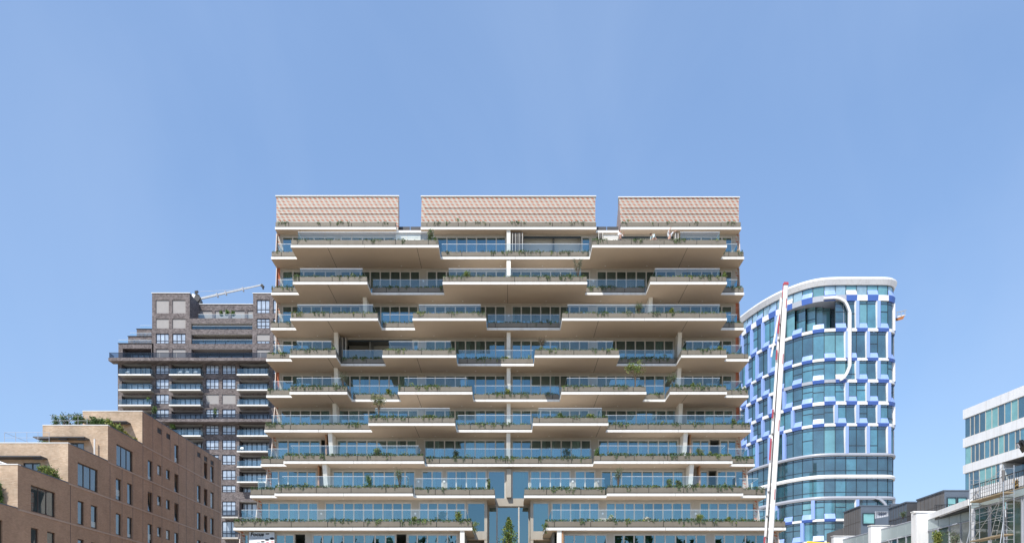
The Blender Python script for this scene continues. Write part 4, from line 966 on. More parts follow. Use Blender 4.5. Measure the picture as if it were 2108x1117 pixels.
m = MB(); m.bar(P(402, 613), P(412, 618), 1.1); m.box(WX(404, 188), WX(414, 188), 187.5, 189, 0, WZ(617, 188)); obj('slewing_base', m, M['darkpanel'], cr)
m = MB(); m.tube(P(404, 600.3), P(470, 597), .035); m.tube(P(470, 597), P(541, 586), .035); obj('pendant_cable', m, M['greypanel'], cr)

# ================================================================== STEPPED TAN BRICK BLOCK, LEFT
XB = -35.24; XL = -41.0
tb = thing('stepped_block', 'tan brick apartment block stepping up in terraces along the street', 'apartment building', (XB, 75, 0))
PB = Plane((XB, 0, 0), (0, 1, 0), (1, 0, 0))
YB_ = lambda px: -XB * F / (CX - px)
steps = [(54.0, 9.58 + CZ), (61.15, 12.72 + CZ), (68.15, 15.9 + CZ), (74.95, 19.05 + CZ), (82.0, 22.2 + CZ)]
YEND = YB_(455.3)
FL = [18.98 + CZ, 15.88 + CZ, 12.78 + CZ, 9.64 + CZ, 6.5 + CZ]
cols = dict(c1=(238.5, 249.8), c2=(262, 272.5), c3=(304.2, 313.7), c6=(359.2, 367.5), c7=(405.8, 412.9), c8=(420, 427), c9=(433.4, 440), d1=(160, 173), d2=(187.4, 200.6), e1=(63.6, 79), e2=(97, 113.5), f1=(-10, 5))
small = dict(c4=(324, 332), c5=(342, 350.2))
win = []
for fl, names in ((0, 'c6 c8 c9'), (1, 'c3 c6 c7 c8 c9'), (2, 'c1 c2 c3 c6 c7 c8 c9'), (3, 'c1 c2 c3 c6 c7 c8 c9 d1 d2'), (4, 'd1 d2 e1 e2 f1 c1 c2')):
    for nme in names.split():
        a, b = cols[nme]; tl = 0.22 if (nme, fl) in (('c3', 2), ('c6', 1), ('c6', 2), ('c8', 0), ('c8', 1), ('c8', 2)) else None
        win.append((YB_(a), YB_(b), FL[fl] + 0.02, FL[fl] + 1.97, 1, tl))
for fl in (1, 2, 3):
    for nme in ('c4', 'c5'):
        a, b = small[nme]; win.append((YB_(a), YB_(b), FL[fl] + 0.95, FL[fl] + 1.97, 1, None))
for fl, (a, b) in ((1, (239.7, 273.5)), (2, (160, 201.7)), (3, (63.6, 114))): win.append((YB_(a), YB_(b), FL[fl] + 0.02, FL[fl] + 1.97, 3, None))
wall = MB()
vents = []
for a, b in ((324, 333), (342.5, 350.5), (406, 413), (420, 427), (433.5, 440)): vents.append((YB_(a), YB_(b), 21.05 + CZ, 21.6 + CZ))
for i, (y0, zt) in enumerate(steps):
    y1 = steps[i + 1][0] if i + 1 < len(steps) else YEND
    hs_ = [(a, b, c, d, 0.7 if t else 0.2) for a, b, c, d, n, t in win if a >= y0 and b <= y1] + [(a, b, c, d, 0.15) for a, b, c, d in vents if a >= y0 and b <= y1]
    cross = [wn for wn in win if wn[0] < y1 < wn[1]]
    holed(wall, PB, y0, y1, 0, zt, hs_)
wall.face([(XB, YEND, 0), (XL, YEND, 0), (XL, YEND, steps[-1][1]), (XB, YEND, steps[-1][1])])
obj('street_wall', wall, M['brickbrown'], tb)
fw_ = MB()
doors = {2: [(-38.85, -37.45, 12.75 + CZ, 14.35 + CZ)], 3: [(-38.7, -37.35, 15.95 + CZ, 17.55 + CZ)]}
for i, (y0, zt) in enumerate(steps):
    zb_ = steps[i - 1][1] - 0.9 if i else 0
    pl = Plane((0, y0, 0), (1, 0, 0), (0, -1, 0))
    dh = [(a, b, max(c, zb_ + .01), d, .2) for a, b, c, d in doors.get(i, [])]
    holed(fw_, pl, XL - (6 if i < 2 else 0), XB, zb_, zt, dh)
    y1 = steps[i + 1][0] if i + 1 < len(steps) else YEND
    fw_.face([(XL, y0, zb_), (XL, y1, zb_), (XL, y1, zt), (XL, y0, zt)])
    # terrace floor and parapet backs
    xl_ = XL - (6 if i < 2 else -.02)
    fw_.face([(xl_, y0 + .3, zt - 0.85), (XB - .3, y0 + .3, zt - 0.85), (XB - .3, y1, zt - 0.85), (xl_, y1, zt - 0.85)])
    if i < 4:
        fw_.face([(XB - .3, y0 + .3, zt - .85), (XB - .3, y1, zt - .85), (XB - .3, y1, zt), (XB - .3, y0 + .3, zt)])
        fw_.face([(XL - (6 if i < 2 else 0), y0 + .3, zt - .85), (XB - .3, y0 + .3, zt - .85), (XB - .3, y0 + .3, zt), (XL - (6 if i < 2 else 0), y0 + .3, zt)])
obj('terrace_wall', fw_, M['bricktan'], tb)
cp = MB()
for i, (y0, zt) in enumerate(steps):
    y1 = steps[i + 1][0] if i + 1 < len(steps) else YEND
    cp.box(XL - (6 if i < 2 else 0), XB + .03, y0 - .03, y0 + .33, zt + .002, zt + .07)
    cp.box(XB - .33, XB + .03, y0 + .335, y1 - .04, zt + .002, zt + .07, 1)
obj('coping', cp, [M['coping'], M['bluegrey']], tb)
bd = MB(); gv = MB()
for fz in (18.95 + CZ, 15.82 + CZ, 12.68 + CZ, 9.52 + CZ):
    ys = [y for y, zt in steps if zt > fz + 1][0]
    bd.box(XB + .002, XB + .04, ys, YEND, fz - .07, fz + .06)
obj('floor_band', bd, M['band'], tb)
for px in (226.5, 251.3, 273.4, 294.2, 314.6, 333.4, 350.2, 368, 383.5, 399.7, 413.8, 427.3, 440.6, 449, 28, 79, 114, 145, 173, 201):
    y = YB_(px); zt = [z for yy, z in steps if yy < y][-1]
    if px < 230: zt -= 3.2
    if px < 120: zt -= 0.0
    segs_ = [0] + [f - .08 for f in sorted((18.95 + CZ, 15.82 + CZ, 12.68 + CZ, 9.52 + CZ)) if f < zt] + [zt]
    for a, b in zip(segs_, segs_[1:]):
        if not any(wn[0] - .05 < y < wn[1] + .05 and wn[2] < b and wn[3] > a for wn in win): gv.box(XB + .001, XB + .006, y - .038, y + .038, a + .15, b)
obj('movement_joint', gv, M['brownframe'], tb)
for a, b, c, d, n, tl in win:
    if b > YEND: continue
    fo = window(PB, a, b, c, d, -0.1, tb, M['brownframe'], M['skyglass'], n=n, fw=0.09, tilt=tl)
    if n == 1 and tl is None and R.random() < .75:  # pale strip painted on the pane for the white slabs mirrored in it
        q = MB(); f0, f1 = R.choice(((.06, .3), (.1, .45), (.22, .5), (.06, .9), (.06, .2)))
        PB.box(q, a + .1, b - .1, c + (d - c) * f0, c + (d - c) * f1, -.138, -.128); obj('blind', q, M['blind2'], fo)
for a, b, c, d in vents:
    vt = MB()
    for q in range(5): PB.box(vt, a, b, c + (d - c) * q / 5, c + (d - c) * (q + .6) / 5, -0.14, -0.06)
    PB.box(vt, a, b, c, d, -0.16, -0.145)
    obj('vent_grille', vt, M['darkpanel'], tb)
for i, L in doors.items():
    pl = Plane((0, steps[i][0], 0), (1, 0, 0), (0, -1, 0))
    for a, b, c, d in L: window(pl, a, b, c, d, -0.1, tb, M['mull'], M['skyglass'], n=2, fw=.09, name='terrace_door')
for (x0, x1, y0, z, dep) in ((-40.7, -36.35, 82.0, 20.95 + CZ, 0.95), (-41.3, -36.85, 74.95, 17.75 + CZ, 1.0), (-46, -36.9, 68.15, 14.6 + CZ, 1.0)):
    a = MB(); a.box(x0, x1, y0 - dep, y0 - .003, z, z + .1); ao = obj('awning', a, M['darkpanel'], tb)
    for q in range(3):
        a = MB(); xx = x0 + .5 + (x1 - x0 - 1.2) * q / 2; a.box(xx, xx + .7, y0 - dep + .2, y0 - dep + .5, z - .14, z - .003)
        obj('awning_heater', a, M['darkpanel'], ao)
# pale rails on two terraces
for (yy, zt, x0, x1) in ((68.6, 15.9 + CZ, -40.6, -37.0), (75.4, 19.05 + CZ, -40.5, -37.3)):
    r = MB(); n = 4
    for hgt in (.55, .98): r.tube((x0, yy, zt + hgt), (x1, yy, zt + hgt), .013)
    r.tube((x0, yy, zt + .98), (x0, yy + 4, zt + .98), .013)
    for q in range(n + 1):
        x = x0 + (x1 - x0) * q / n; r.tube((x, yy, zt - .3), (x, yy, zt + .98), .018)
    obj('terrace_rail', r, M['greypanel'], tb)
p = MB(); p.tube(W(194.5, 935, 74.6), W(194.5, 903, 74.6), .07); obj('drain_pipe', p, M['coping'], tb)
# planting on the terraces
def bush_at(x, y, z, rx, ry, rz, label, m1, m2, seed, name='terrace_bush', group='bushes on the tan block terraces', n=700, leaf=.17):
    r = random.Random(seed); t = thing(name, label, 'shrub', (x, y, z), group); lf = MB(); st = MB()
    for i in range(7):
        a = r.uniform(0, 6.28); st.tube((x, y, z), (x + math.cos(a) * rx * .6, y + math.sin(a) * ry * .6, z + rz * r.uniform(.8, 1.6)), .025, .008, 5)
    cl = [(x + r.uniform(-1, 1) * rx * .75, y + r.uniform(-1, 1) * ry * .8, z + rz * (.35 + 1.35 * r.random())) for _ in range(18)]
    for q in range(n):
        c = cl[q % len(cl)]; lf.leaf((c[0] + r.gauss(0, rx * .2), c[1] + r.gauss(0, ry * .16), c[2] + r.gauss(0, rz * .2)), leaf * r.uniform(.6, 1.3), (r.gauss(0, .6), r.gauss(0, .6), .6), 0 if r.random() < .6 else 1, r)
    obj('stem', st, M['bark'], t); obj('crown', lf, [m1, m2], t); return t
z2 = 19.05 + CZ - .1; z3 = 15.9 + CZ - .1; z4 = 12.72 + CZ - .3
bush_at(-40.0, 76.3, z2 + .3, .75, .6, .55, 'clipped dark green bush at the left end behind the pale rail', ld, lg, 11, n=700)
bush_at(-38.4, 76.3, z2 + .3, .75, .6, .55, 'clipped dark green bush next to the left one behind the pale rail', ld, lg, 12, n=1100)
bush_at(-36.9, 76.3, z2 + .25, .7, .6, .5, 'green bush behind the pale rail at the terrace corner', lg, ld, 13, n=1000)
bush_at(-35.75, 77.6, z2 - .05, .35, 1.6, .6, 'long yellow green hedge plant along the upper terrace edge', ly, lg, 14, n=1500)
bush_at(-35.75, 80.2, z2 - .1, .35, 1.3, .45, 'yellowish shrub at the far end of the upper terrace edge', ly, M['leafdry'], 15, n=900)
bush_at(-38.2, 70.5, z3, .8, .6, .4, 'low dark bush behind the middle terrace rail', ld, lg, 16, n=600)
bush_at(-35.85, 66.4, z4, .45, 1.2, .62, 'airy green shrub beside the sunny tan wall of the lower terrace', lg, ly, 17, n=1100)
bush_at(-38.6, 62.3, z4 + .1, .5, .4, .55, 'small yellow green plant behind the lowest parapet', ly, lg, 18, n=300)
bush_at(-36.3, 67.0, z4, .3, .4, .6, 'dark pot plant in the shade of the lower terrace awning', ld, ld, 19, n=300)
bush_at(-36.55, 60.9, 9.4 + CZ, .45, .18, 1.05, 'dark climber hanging on the tan wall at the left edge', ld, lg, 20, name='wall_climber', group=None, n=1200)
par = thing('parasol', 'white parasol peeking over the lowest terrace parapet at left edge', 'parasol', (-38.1, 64.3, 11.9 + CZ))
c = MB(); c.hexa([(-38.1 + 1.7 * math.cos(a), 64.3 + 1.7 * math.sin(a), 13.35 + CZ) for a in [i * math.pi / 4 for i in range(8)]], [(-38.1 + .03 * math.cos(a), 64.3 + .03 * math.sin(a), 13.95 + CZ) for a in [i * math.pi / 4 for i in range(8)]])
par.location.x -= 1.15
for i in range(len(c.v)): c.v[i] = (c.v[i][0] - 1.15, c.v[i][1], c.v[i][2])
obj('canopy', c, M['shirt'], par); c = MB(); c.tube((-39.25, 64.3, 11.9 + CZ), (-39.25, 64.3, 13.9 + CZ), .03); obj('pole', c, M['alu'], par)

# ================================================================== BLUE AND WHITE OFFICE TOWER, RIGHT
PATH = [(40.9, 172), (41.1, 163), (41.5, 157.5), (42.1, 153.2), (42.9, 149.4), (43.9, 146), (45.2, 142.9), (46.6, 140.4), (48.2, 138.4), (49.8, 137.2), (51.5, 136.7), (53.2, 136.6), (57, 136.6), (60.6, 136.6), (61.7, 136.8), (62.4, 137.4), (62.8, 138.3), (63.0, 139.6), (63.05, 143), (63.05, 172)]
def resample(P, d=0.35):
    q = [Vector((a, b, 0)) for a, b in P]; o = [q[0]]
    for a, b in zip(q, q[1:]):
        n = max(1, int((b - a).length / d))
        for i in range(1, n + 1): o.append(a.lerp(b, i / n))
    for _ in range(6): o = [o[0]] + [(o[i - 1] + o[i] * 2 + o[i + 1]) / 4 for i in range(1, len(o) - 1)] + [o[-1]]
    return o
PP = resample(PATH); SS = [0.0]
for a, b in zip(PP, PP[1:]): SS.append(SS[-1] + (b - a).length)
import bisect
def pos(s, off=0.0):
    i = min(max(bisect.bisect_right(SS, s) - 1, 0), len(PP) - 2); f = (s - SS[i]) / (SS[i + 1] - SS[i])
    p = PP[i].lerp(PP[i + 1], f); i0, i1 = max(i - 1, 0), min(i + 2, len(PP) - 1)
    d = (PP[i1] - PP[i0]).normalized(); nrm = Vector((d.y, -d.x, 0)); return p + nrm * off
def s_at(px):
    r = (px - CX) / F; last = None
    for i, p in enumerate(PP):
        v = p.x - r * p.y
        if last is not None and last <= 0 < v and p.y < 165: return SS[i]
        last = v
    return SS[-1]
def rib(mb, s0, s1, prof, mi=0, close=True, caps=True):
    """sweep a profile [(off,z)...] along the facade from s0 to s1"""
    n = max(1, int((s1 - s0) / 0.45)); ring = []
    for i in range(n + 1):
        s = s0 + (s1 - s0) * i / n
        ring.append([Vector((*pos(s, o)[:2], z)) for o, z in prof])
    k = len(prof)
    for i in range(n):
        for j in range(k if close else k - 1):
            jj = (j + 1) % k; mb.face([ring[i][j], ring[i + 1][j], ring[i + 1][jj], ring[i][jj]], mi)
    if caps and close:
        mb.face(ring[0], mi); mb.face(list(reversed(ring[-1])), mi)
bt = thing('office_tower', 'tall curved glass office tower with white and blue relief frames', 'office building', (52, 150, 0))
YBF = 136.6; zf = lambda py: WZ(py, YBF)
S_END = s_at(1846); S0 = 8.0
S1 = SS[-1] - 26
# module boundaries, aligned on the flat front
sA = s_at(1738.3); mod = 1.70
bounds = []
i = -40
while True:
    s = sA + i * mod
    if s > S1: break
    if s > S0: bounds.append((i, s))
    i += 1
rowsB = [  # glass rows: top y, bottom y, row index (jambs alternate), kind
 (587, 608, 'strip'), (620, 676, 'frame'), (683, 737, 'frame'), (743, 781, 'frame'), (788, 826, 'frame'), (833.5, 871, 'frame'), (877.6, 933, 'frame'),
 (938.6, 977, 'plain'), (984.5, 1021, 'plain'), (1028, 1067, 'frame'), (1072.5, 1112, 'frame'), (1119, 1160, 'frame')]
rec0, rec1 = s_at(1612), s_at(1732)
glassm = [M['tealglass'], M['tealdark'], M['tealpale'], M['stripglass']]
for ri, (yt, yb, kd) in enumerate(rowsB):
    zt, zb = zf(yt), zf(yb); gmb = MB(); fmb = MB(); rr = random.Random(100 + ri)
    for (bi, s) in bounds:
        s2 = min(s + mod, S1); off = 0.0
        if ri == 1 and rec0 <= s and s2 <= rec1 + .1: off = -3.4 * min(1, ((s + s2) / 2 - rec0) / (rec1 - rec0))
        mi = rr.choice((0, 0, 0, 1, 1, 2)) if kd != 'plain' else rr.choice((0, 1, 1, 1))
        if pos(s)[1] > 139.5: mi = rr.choice((1, 1, 1, 0))
        if kd == 'strip': mi = rr.choice((3, 3, 3, 0, 2))
        if off < 0: mi = rr.choice((0, 2, 3))
        rib(gmb, s, s2, [(off, zb), (off, zt)], mi, close=False)
        rib(fmb, s - .045, s + .045, [(off - .02, zb), (off + .07, zb), (off + .07, zt), (off - .02, zt)])
        if kd == 'frame' and rr.random() < .5:
            zz = zb + (zt - zb) * rr.choice((.55, .62, .3)); rib(fmb, s + .05, s2 - .05, [(off - .02, zz - .05), (off + .05, zz - .05), (off + .05, zz + .05), (off - .02, zz + .05)])
        if kd in ('frame', 'plain'):
            zz = zt - (zt - zb) * .1; rib(fmb, s + .05, s2 - .05, [(off - .02, zz - .04), (off + .045, zz - .04), (off + .045, zz + .04), (off - .02, zz + .04)])
        if kd == 'strip':
            for zz in (zb + .05, zt - .05): rib(fmb, s + .04, s2 - .04, [(off - .02, zz - .04), (off + .045, zz - .04), (off + .045, zz + .04), (off - .02, zz + .04)])
        if kd == 'plain':
            zz = zb + (zt - zb) * .25; rib(fmb, s + .05, s2 - .05, [(off - .02, zz - .04), (off + .045, zz - .04), (off + .045, zz + .04), (off - .02, zz + .04)])
    wo = obj('window_band', gmb, glassm, bt); obj('mullion', fmb, M['mull'], wo)
# terrace recess: its ceiling, floor and end walls
m = MB(); NR = 24
for q in range(NR):
    a, b = rec0 + (rec1 - rec0) * q / NR, rec0 + (rec1 - rec0) * (q + 1) / NR
    def rp_(s_, o_, z_): v = pos(s_, o_); return (v.x, v.y, z_)
    da, db = -3.5 * q / NR, -3.5 * (q + 1) / NR
    m.face([rp_(a, .3, zf(620.2)), rp_(b, .3, zf(620.2)), rp_(b, db, zf(620.2)), rp_(a, da, zf(620.2))])
    m.face([rp_(a, .3, zf(676)), rp_(b, .3, zf(676)), rp_(b, db, zf(676)), rp_(a, da, zf(676))])
rib(m, rec1, rec1 + .06, [(0, zf(676)), (0, zf(620)), (-3.4, zf(620)), (-3.4, zf(676))])
obj('terrace_recess', m, M['greypanel'], bt)
# relief bands
bandsB = [(608, 619.8, 0), (676, 682.8, 1), (737, 742.8, 0), (781, 787.8, 1), (826, 833.3, 0), (871, 877.4, 1), (1067, 1072.3, 0), (1112, 1118.8, 1)]
for bi_, (ym, yb, par_) in enumerate(bandsB):
    mb = MB(); zm, zb = zf(ym), zf(yb); rr = random.Random(50 + bi_); P_ = 0.38
    inrec = lambda s: rec0 < s + .8 < rec1
    for (i, s) in bounds:
        s2 = min(s + mod, S1); blue = (i + par_) % 2 == 0
        if blue:
            hs_ = 0.85
            rib(mb, s + .04, s2 - .04, [(0.04, zm + hs_), (P_, zm), (0.0, zm)], 2 if rr.random() < .12 else 1)
            rib(mb, s, s2, [(0.0, zm - .002), (P_, zm - .002), (P_ - .12, zb), (0.0, zb)], 0)
        else:
            rib(mb, s, s2, [(0.0, zm), (P_ - .1, zm), (P_ - .1, zb + .03), (0.0, zb + .03)], 2 if not (inrec(s) and bi_ in (0, 3)) else 3)
    obj('relief_band', mb, [M['bluetile'], M['lightblue'], M['whitepanel'], M['greypanel']], bt)
# upright jambs joining the bands into frames, each a part of its own
for ri, (yt, yb, kd) in enumerate(rowsB):
    if kd != 'frame': continue
    zt, zb = zf(yt), zf(yb)
    for (i, s) in bounds:
        if ri in (1, 2, 3) and rec0 - .5 < s < rec1 - .2: continue
        if (i + ri) % 2: continue
        if pos(s)[1] < 139.2 and s < s_at(1700) and ri in (4, 5, 6): continue
        if ri >= 9 and (i // 2) % 2: continue
        mb = MB(); a, b, c = s - .36, s - .16, s + .32
        def col(z, k=1.0): return [Vector((*pos(q, o)[:2], z)) for q, o in ((a * k + b * (1 - k), .0), (b - .02, .38), (c, .38), (c + .05, .0))]
        B, T = col(zb, .4), col(zt)
        mb.face([B[0], B[1], T[1], T[0]], 1); mb.face([B[1], B[2], T[2], T[1]], 0); mb.face([B[2], B[3], T[3], T[2]], 0)
        obj('window_jamb', mb, [M['lightblue'], M['whitepanel']], bt)
# plain storey bands
for ym, yb, mm, o_ in ((932.5, 938.4, 'greypanel', .34), (976.8, 984.2, 'whitepanel', .3), (1021, 1028, 'greypanel', .34)):
    mb = MB(); rib(mb, S0, S1, [(0, zf(ym)), (o_, zf(ym)), (o_ + .08, zf((ym + yb) / 2)), (o_, zf(yb)), (0, zf(yb))]); obj('storey_band', mb, M[mm], bt, )
mb = MB(); rib(mb, S0, S1, [(-.5, zf(571.8)), (.35, zf(571.6)), (.6, zf(574)), (.62, zf(577)), (.25, zf(587)), (0, zf(587)), (-.5, zf(587))])
obj('roof_parapet', mb, M['whitepanel'], bt)
mb = MB(); pts = [pos(s) for s in SS[::2]]; mb.face([(p.x, p.y, zf(576)) for p in pts] ); obj('roof', mb, M['concrete'], bt)
# the curved white frame round the recess
mb = MB(); cpts = [(1690, 614.5), (1712, 614.5), (1724, 617), (1733, 623), (1740, 632), (1743, 645), (1743, 700), (1743, 755), (1741, 768), (1736, 776), (1729, 781), (1722, 784)]
def bt_pt(px, py, off=.55):
    s = s_at(px); p = pos(s, off); return Vector((p.x, p.y, zf(py)))
for a, c in zip(cpts, cpts[1:]): mb.bar(bt_pt(*a), bt_pt(*c), .46, .38)
for q in cpts[1:-1]: mb.sphere(bt_pt(*q), .24, 8, 6)
obj('curved_frame', mb, M['whitepanel'], bt)
mb = MB(); cpts = [(1795, 1024.5), (1806, 1027.5), (1814, 1036), (1818, 1048)]
for a, c in zip(cpts, cpts[1:]): mb.bar(bt_pt(*a), bt_pt(*c), .46, .38)
obj('curved_strut', mb, M['greypanel'], bt)
mb = MB(); x = s_at(1842)
for q in range(5):
    zz0, zz1 = zf((676, 737, 781, 826, 871)[q]), zf((622, 683, 743, 788, 833)[q]); s = S_END + .6
    p0, p1 = pos(s, 0), pos(s + 2.2, 0); n_ = Vector((1, 0, 0))
    mb.hexa([p0 + Vector((0, 0, zz0)), p0 + n_ * .85 + Vector((0, 0, zz0 + .6)), p1 + n_ * .85 + Vector((0, 0, zz0 + .6)), p1 + Vector((0, 0, zz0))], [p0 + Vector((0, 0, zz1)), p0 + n_ * .55 + Vector((0, 0, zz1)), p1 + n_ * .55 + Vector((0, 0, zz1)), p1 + Vector((0, 0, zz1))], q % 2)
obj('corner_jamb', mb, [M['whitepanel'], M['lightblue']], bt)
mb = MB()
mb.prism([(p.x, p.y) for p in [pos(s, -3.2) for s in SS[24:-90:3]]] , 0, zf(577)); obj('core', mb, M['tealdark'], bt)
# window cleaners' cradle
cb = thing('maintenance_cradle', 'orange brown cradle hanging off the side of the blue office tower', 'cradle', tuple(W(1856, 661, 142)))
m = MB(); q = lambda px, py, dy=0: W(px, py, 142 + dy)
m.hexa([q(1845, 660.5), q(1859, 656.5), q(1859, 656.5, 1), q(1845, 660.5, 1)], [q(1845, 655), q(1863, 648.5), q(1863, 648.5, 1), q(1845, 655, 1)]); obj('body', m, M['orange'], cb)
m = MB(); m.hexa([q(1845, 653), q(1864.5, 648.3), q(1864.5, 648.3, 1), q(1845, 653, 1)], [q(1845, 650.5), q(1864.5, 647), q(1864.5, 647, 1), q(1845, 650.5, 1)]); obj('rim', m, M['boomwhite'], cb)
m = MB()
for px in (1847, 1855, 1863): m.tube(q(px, 650), q(px, 641), .06)
m.tube(q(1846, 642), q(1864, 640.5), .06); m.tube(q(1852, 641), q(1866, 637.5), .05); obj('guard_rail', m, M['alu'], cb)
m = MB(); m.box(WX(1843, 142), WX(1848, 142), 142.2, 142.8, WZ(657, 142), WZ(653, 142)); obj('arm', m, M['black'], cb)

# ================================================================== WHITE OFFICE BLOCK, FAR RIGHT
wb = thing('office_block', 'white banded office block with strips of teal windows, right edge', 'office building', (56, 104, 0))
ud = Vector((0.137, -1, 0)).normalized(); nd = Vector((-1, -0.137, 0)).normalized()
PWB = Plane((56.03, 104.0, 0), ud, nd); zw = lambda py: WZ(py, 104.0)
UE = 30.0
for ym, yb in ((842, 861), (901.5, 920), (956.5, 973.5), (1010, 1030), (1066, 1084), (1118, 1140)):
    m = MB(); PWB.box(m, -.35, UE, zw(yb), zw(ym), -3, .12); obj('white_band', m, M['whitepanel'], wb)
loggia_u = 6.4
for ri, (ym, yb) in enumerate(((861, 901.5), (920, 956.5), (973.5, 1010), (1030, 1066), (1084, 1118))):
    g = MB(); f = MB(); rr = random.Random(ri); u = 0.0; e = UE if ri != 2 else loggia_u
    while u < e - .2:
        wd = rr.choice((.72, 1.05, 1.05, .9)); u2 = min(u + wd, e)
        g.face([PWB.p(u, zw(yb)), PWB.p(u2, zw(yb)), PWB.p(u2, zw(ym)), PWB.p(u, zw(ym))], rr.choice((0, 0, 1, 1, 2)))
        PWB.box(f, u2 - .035, u2 + .035, zw(yb), zw(ym), -.02, .06); u = u2
    PWB.box(f, 0, e, zw(yb), zw(yb) + .06, -.02, .06); PWB.box(f, 0, e, zw(ym) - .06, zw(ym), -.02, .06)
    PWB.box(g, -.05, 0, zw(yb), zw(ym), -3, 0, 1)
    wo = obj('window_band', g, [M['tealglass'], M['tealdark'], M['aqua']], wb); obj('mullion', f, M['frame'], wo)
m = MB(); PWB.box(m, loggia_u, UE, zw(1010), zw(973.5), -2.6, -2.5); PWB.box(m, loggia_u, UE, zw(973.5) - .05, zw(973.5) - .004, -2.5, 0); obj('loggia', m, M['greyclad'], wb)
m = MB(); m.face([PWB.p(loggia_u, zw(1010), .0), PWB.p(UE, zw(1010), .0), PWB.p(UE, zw(1010) + 1.3, .0), PWB.p(loggia_u, zw(1010) + 1.3, 0)]); obj('glass_railing', m, M['railglass'], wb)
m = MB(); PWB.box(m, loggia_u - .5, loggia_u - .02, zw(1010), zw(973.5), -2.5, .03); obj('loggia_wall', m, M['whitepanel'], wb)
m = MB(); PWB.box(m, -.3, UE, zw(861), zw(842) - .05, -14, -3); PWB.box(m, 0, UE, 0, zw(861), -14, -3.0); PWB.box(m, -.3, UE, 0, zw(1140), -3, .1); obj('rear_block', m, M['whitepanel'], wb)

# ================================================================== ROW OF WHITE TOWN HOUSES, LOWER RIGHT
hu = Vector((-0.054, 1, 0)).normalized(); hn = Vector((-1, -0.054, 0)).normalized()
HX = lambda Y: 28.6 - 0.054 * (Y - 60)
PH = Plane((28.6 + .85, 60.0, 0), hu, hn)       # glazed front, u runs away from the camera; piers stand 0.85 m proud
ZPAR = 8.75 + CZ
def house(u0, u1, label, kind, seed):
    rr = random.Random(seed); b = PH.p(u0, 0, 0)
    t = thing('town_house', label, 'house', tuple(b), 'white town houses in a row')
    # party wall pier, white, standing proud of the glazing at the far end
    m = MB(); pt_ = ZPAR + .28
    PH.box(m, u1 - .45, u1 + .0, 0, pt_, -4, .85); po = obj('pier', m, M['whitepanel'], t)
    m = MB(); PH.box(m, u1 - .5, u1 + .05, pt_ + .002, pt_ + .06, -4, .9); obj('pier_cap', m, M['coping'], po)
    # glazed front: grid of panes with a frosted balustrade on top
    for (z0, z1, nm) in ((ZPAR - 3.9, ZPAR - .95, 1), (ZPAR - 7.2, ZPAR - 4.1, 1)):
        g = MB(); f = MB(); n = 5
        for q in range(n):
            a = u0 + .0 + (u1 - .45 - u0) * q / n; c = u0 + (u1 - .45 - u0) * (q + 1) / n
            g.face([PH.p(a, z0), PH.p(c, z0), PH.p(c, z1), PH.p(a, z1)], rr.choice((0, 0, 1, 1, 3)))
            PH.box(f, a - .035, a + .035, z0, z1, -.02, .07)
        for zz in (z0 + .03, z0 + (z1 - z0) * .42, z1 - .04): PH.box(f, u0, u1 - .46, zz - .03, zz + .03, -.02, .06)
        wo = obj('window', g, [M['houseglass'], M['tealdark'], M['tealpale'], M['blind2']], t); obj('frame', f, M['greypanel'], wo)
    m = MB(); n = 5
    for q in range(n):
        a = u0 + (u1 - .45 - u0) * q / n + .03; c = u0 + (u1 - .45 - u0) * (q + 1) / n - .03
        PH.box(m, a, c, ZPAR - .93, ZPAR - .03, .0, .04)
    PH.box(m, u0, u1 - .46, ZPAR - .03, ZPAR + .04, -.02, .06, 1); PH.box(m, u0, u1 - .46, ZPAR - 4.08, ZPAR - 3.92, -.1, .08, 1)
    obj('balustrade', m, [M['frosted'], M['greypanel']], t)
    m = MB(); PH.box(m, u0, u1, ZPAR - 1.0, ZPAR - .95, -9, -.05); PH.box(m, u0, u1 - .46, 0, ZPAR - 7.2, -9, -.02); PH.box(m, u0, u1 - .46, ZPAR - 7.2, ZPAR - 1.0, -9, -3.5); obj('body', m, M['whitepanel'], t)
    return t
H1 = house(6.65, 13.3, 'white town house farthest along the row, dark roof box with a grey sail', 0, 1)
H2 = house(0.0, 6.65, 'white town house in the middle of the row with a dark roof terrace', 1, 2)
H3 = house(-7.0, 0.0, 'white town house behind the scaffold with sloped canopy and wide pier', 2, 3)
H4 = house(13.3, 19.0, 'low white town house end at the far left of the row', 3, 4)
# roof boxes
def rbox(parent, px_c, Yc, ztop, wx, dy, sidem, frontm, wins, zbot=ZPAR - .9):
    x0 = WX(px_c, Yc); m = MB()
    m.box(x0, x0 + wx, Yc, Yc + dy, zbot, ztop, 0); m.box(x0 - .06, x0 + wx + .06, Yc - .06, Yc + dy + .06, ztop + .002, ztop + .1, 1)
    o = obj('roof_box', m, [sidem, M['bluegrey']], parent)
    m = MB(); m.box(x0 + .02, x0 + wx - .02, Yc - .03, Yc - .002, zbot, ztop - .02); obj('front_panel', m, frontm, o)
    m = MB(); n = 7
    for q in range(1, n): m.box(x0 - .012, x0 - .002, Yc + dy * q / n - .02, Yc + dy * q / n + .02, zbot, ztop)
    for q in (1, 2): m.box(x0 - .010, x0 - .002, Yc, Yc + dy, zbot + (ztop - zbot) * q / 3 - .012, zbot + (ztop - zbot) * q / 3 + .012)
    obj('cladding_joint', m, M['groove'], o)
    pl = Plane((0, Yc, 0), (1, 0, 0), (0, -1, 0))
    for a, b, c, d, mt in wins: window(pl, WX(a, Yc), WX(b, Yc), WZ(d, Yc), WZ(c, Yc), .13, o, M['mull'], mt, n=1, fw=.06)
    return o
rbox(H1, 1771.5, 72.9, 11.6 + CZ, 2.6, 3.6, M['greyclad'], M['bluegrey'], [(1775, 1800, 1055, 1078, M['aqua'])])
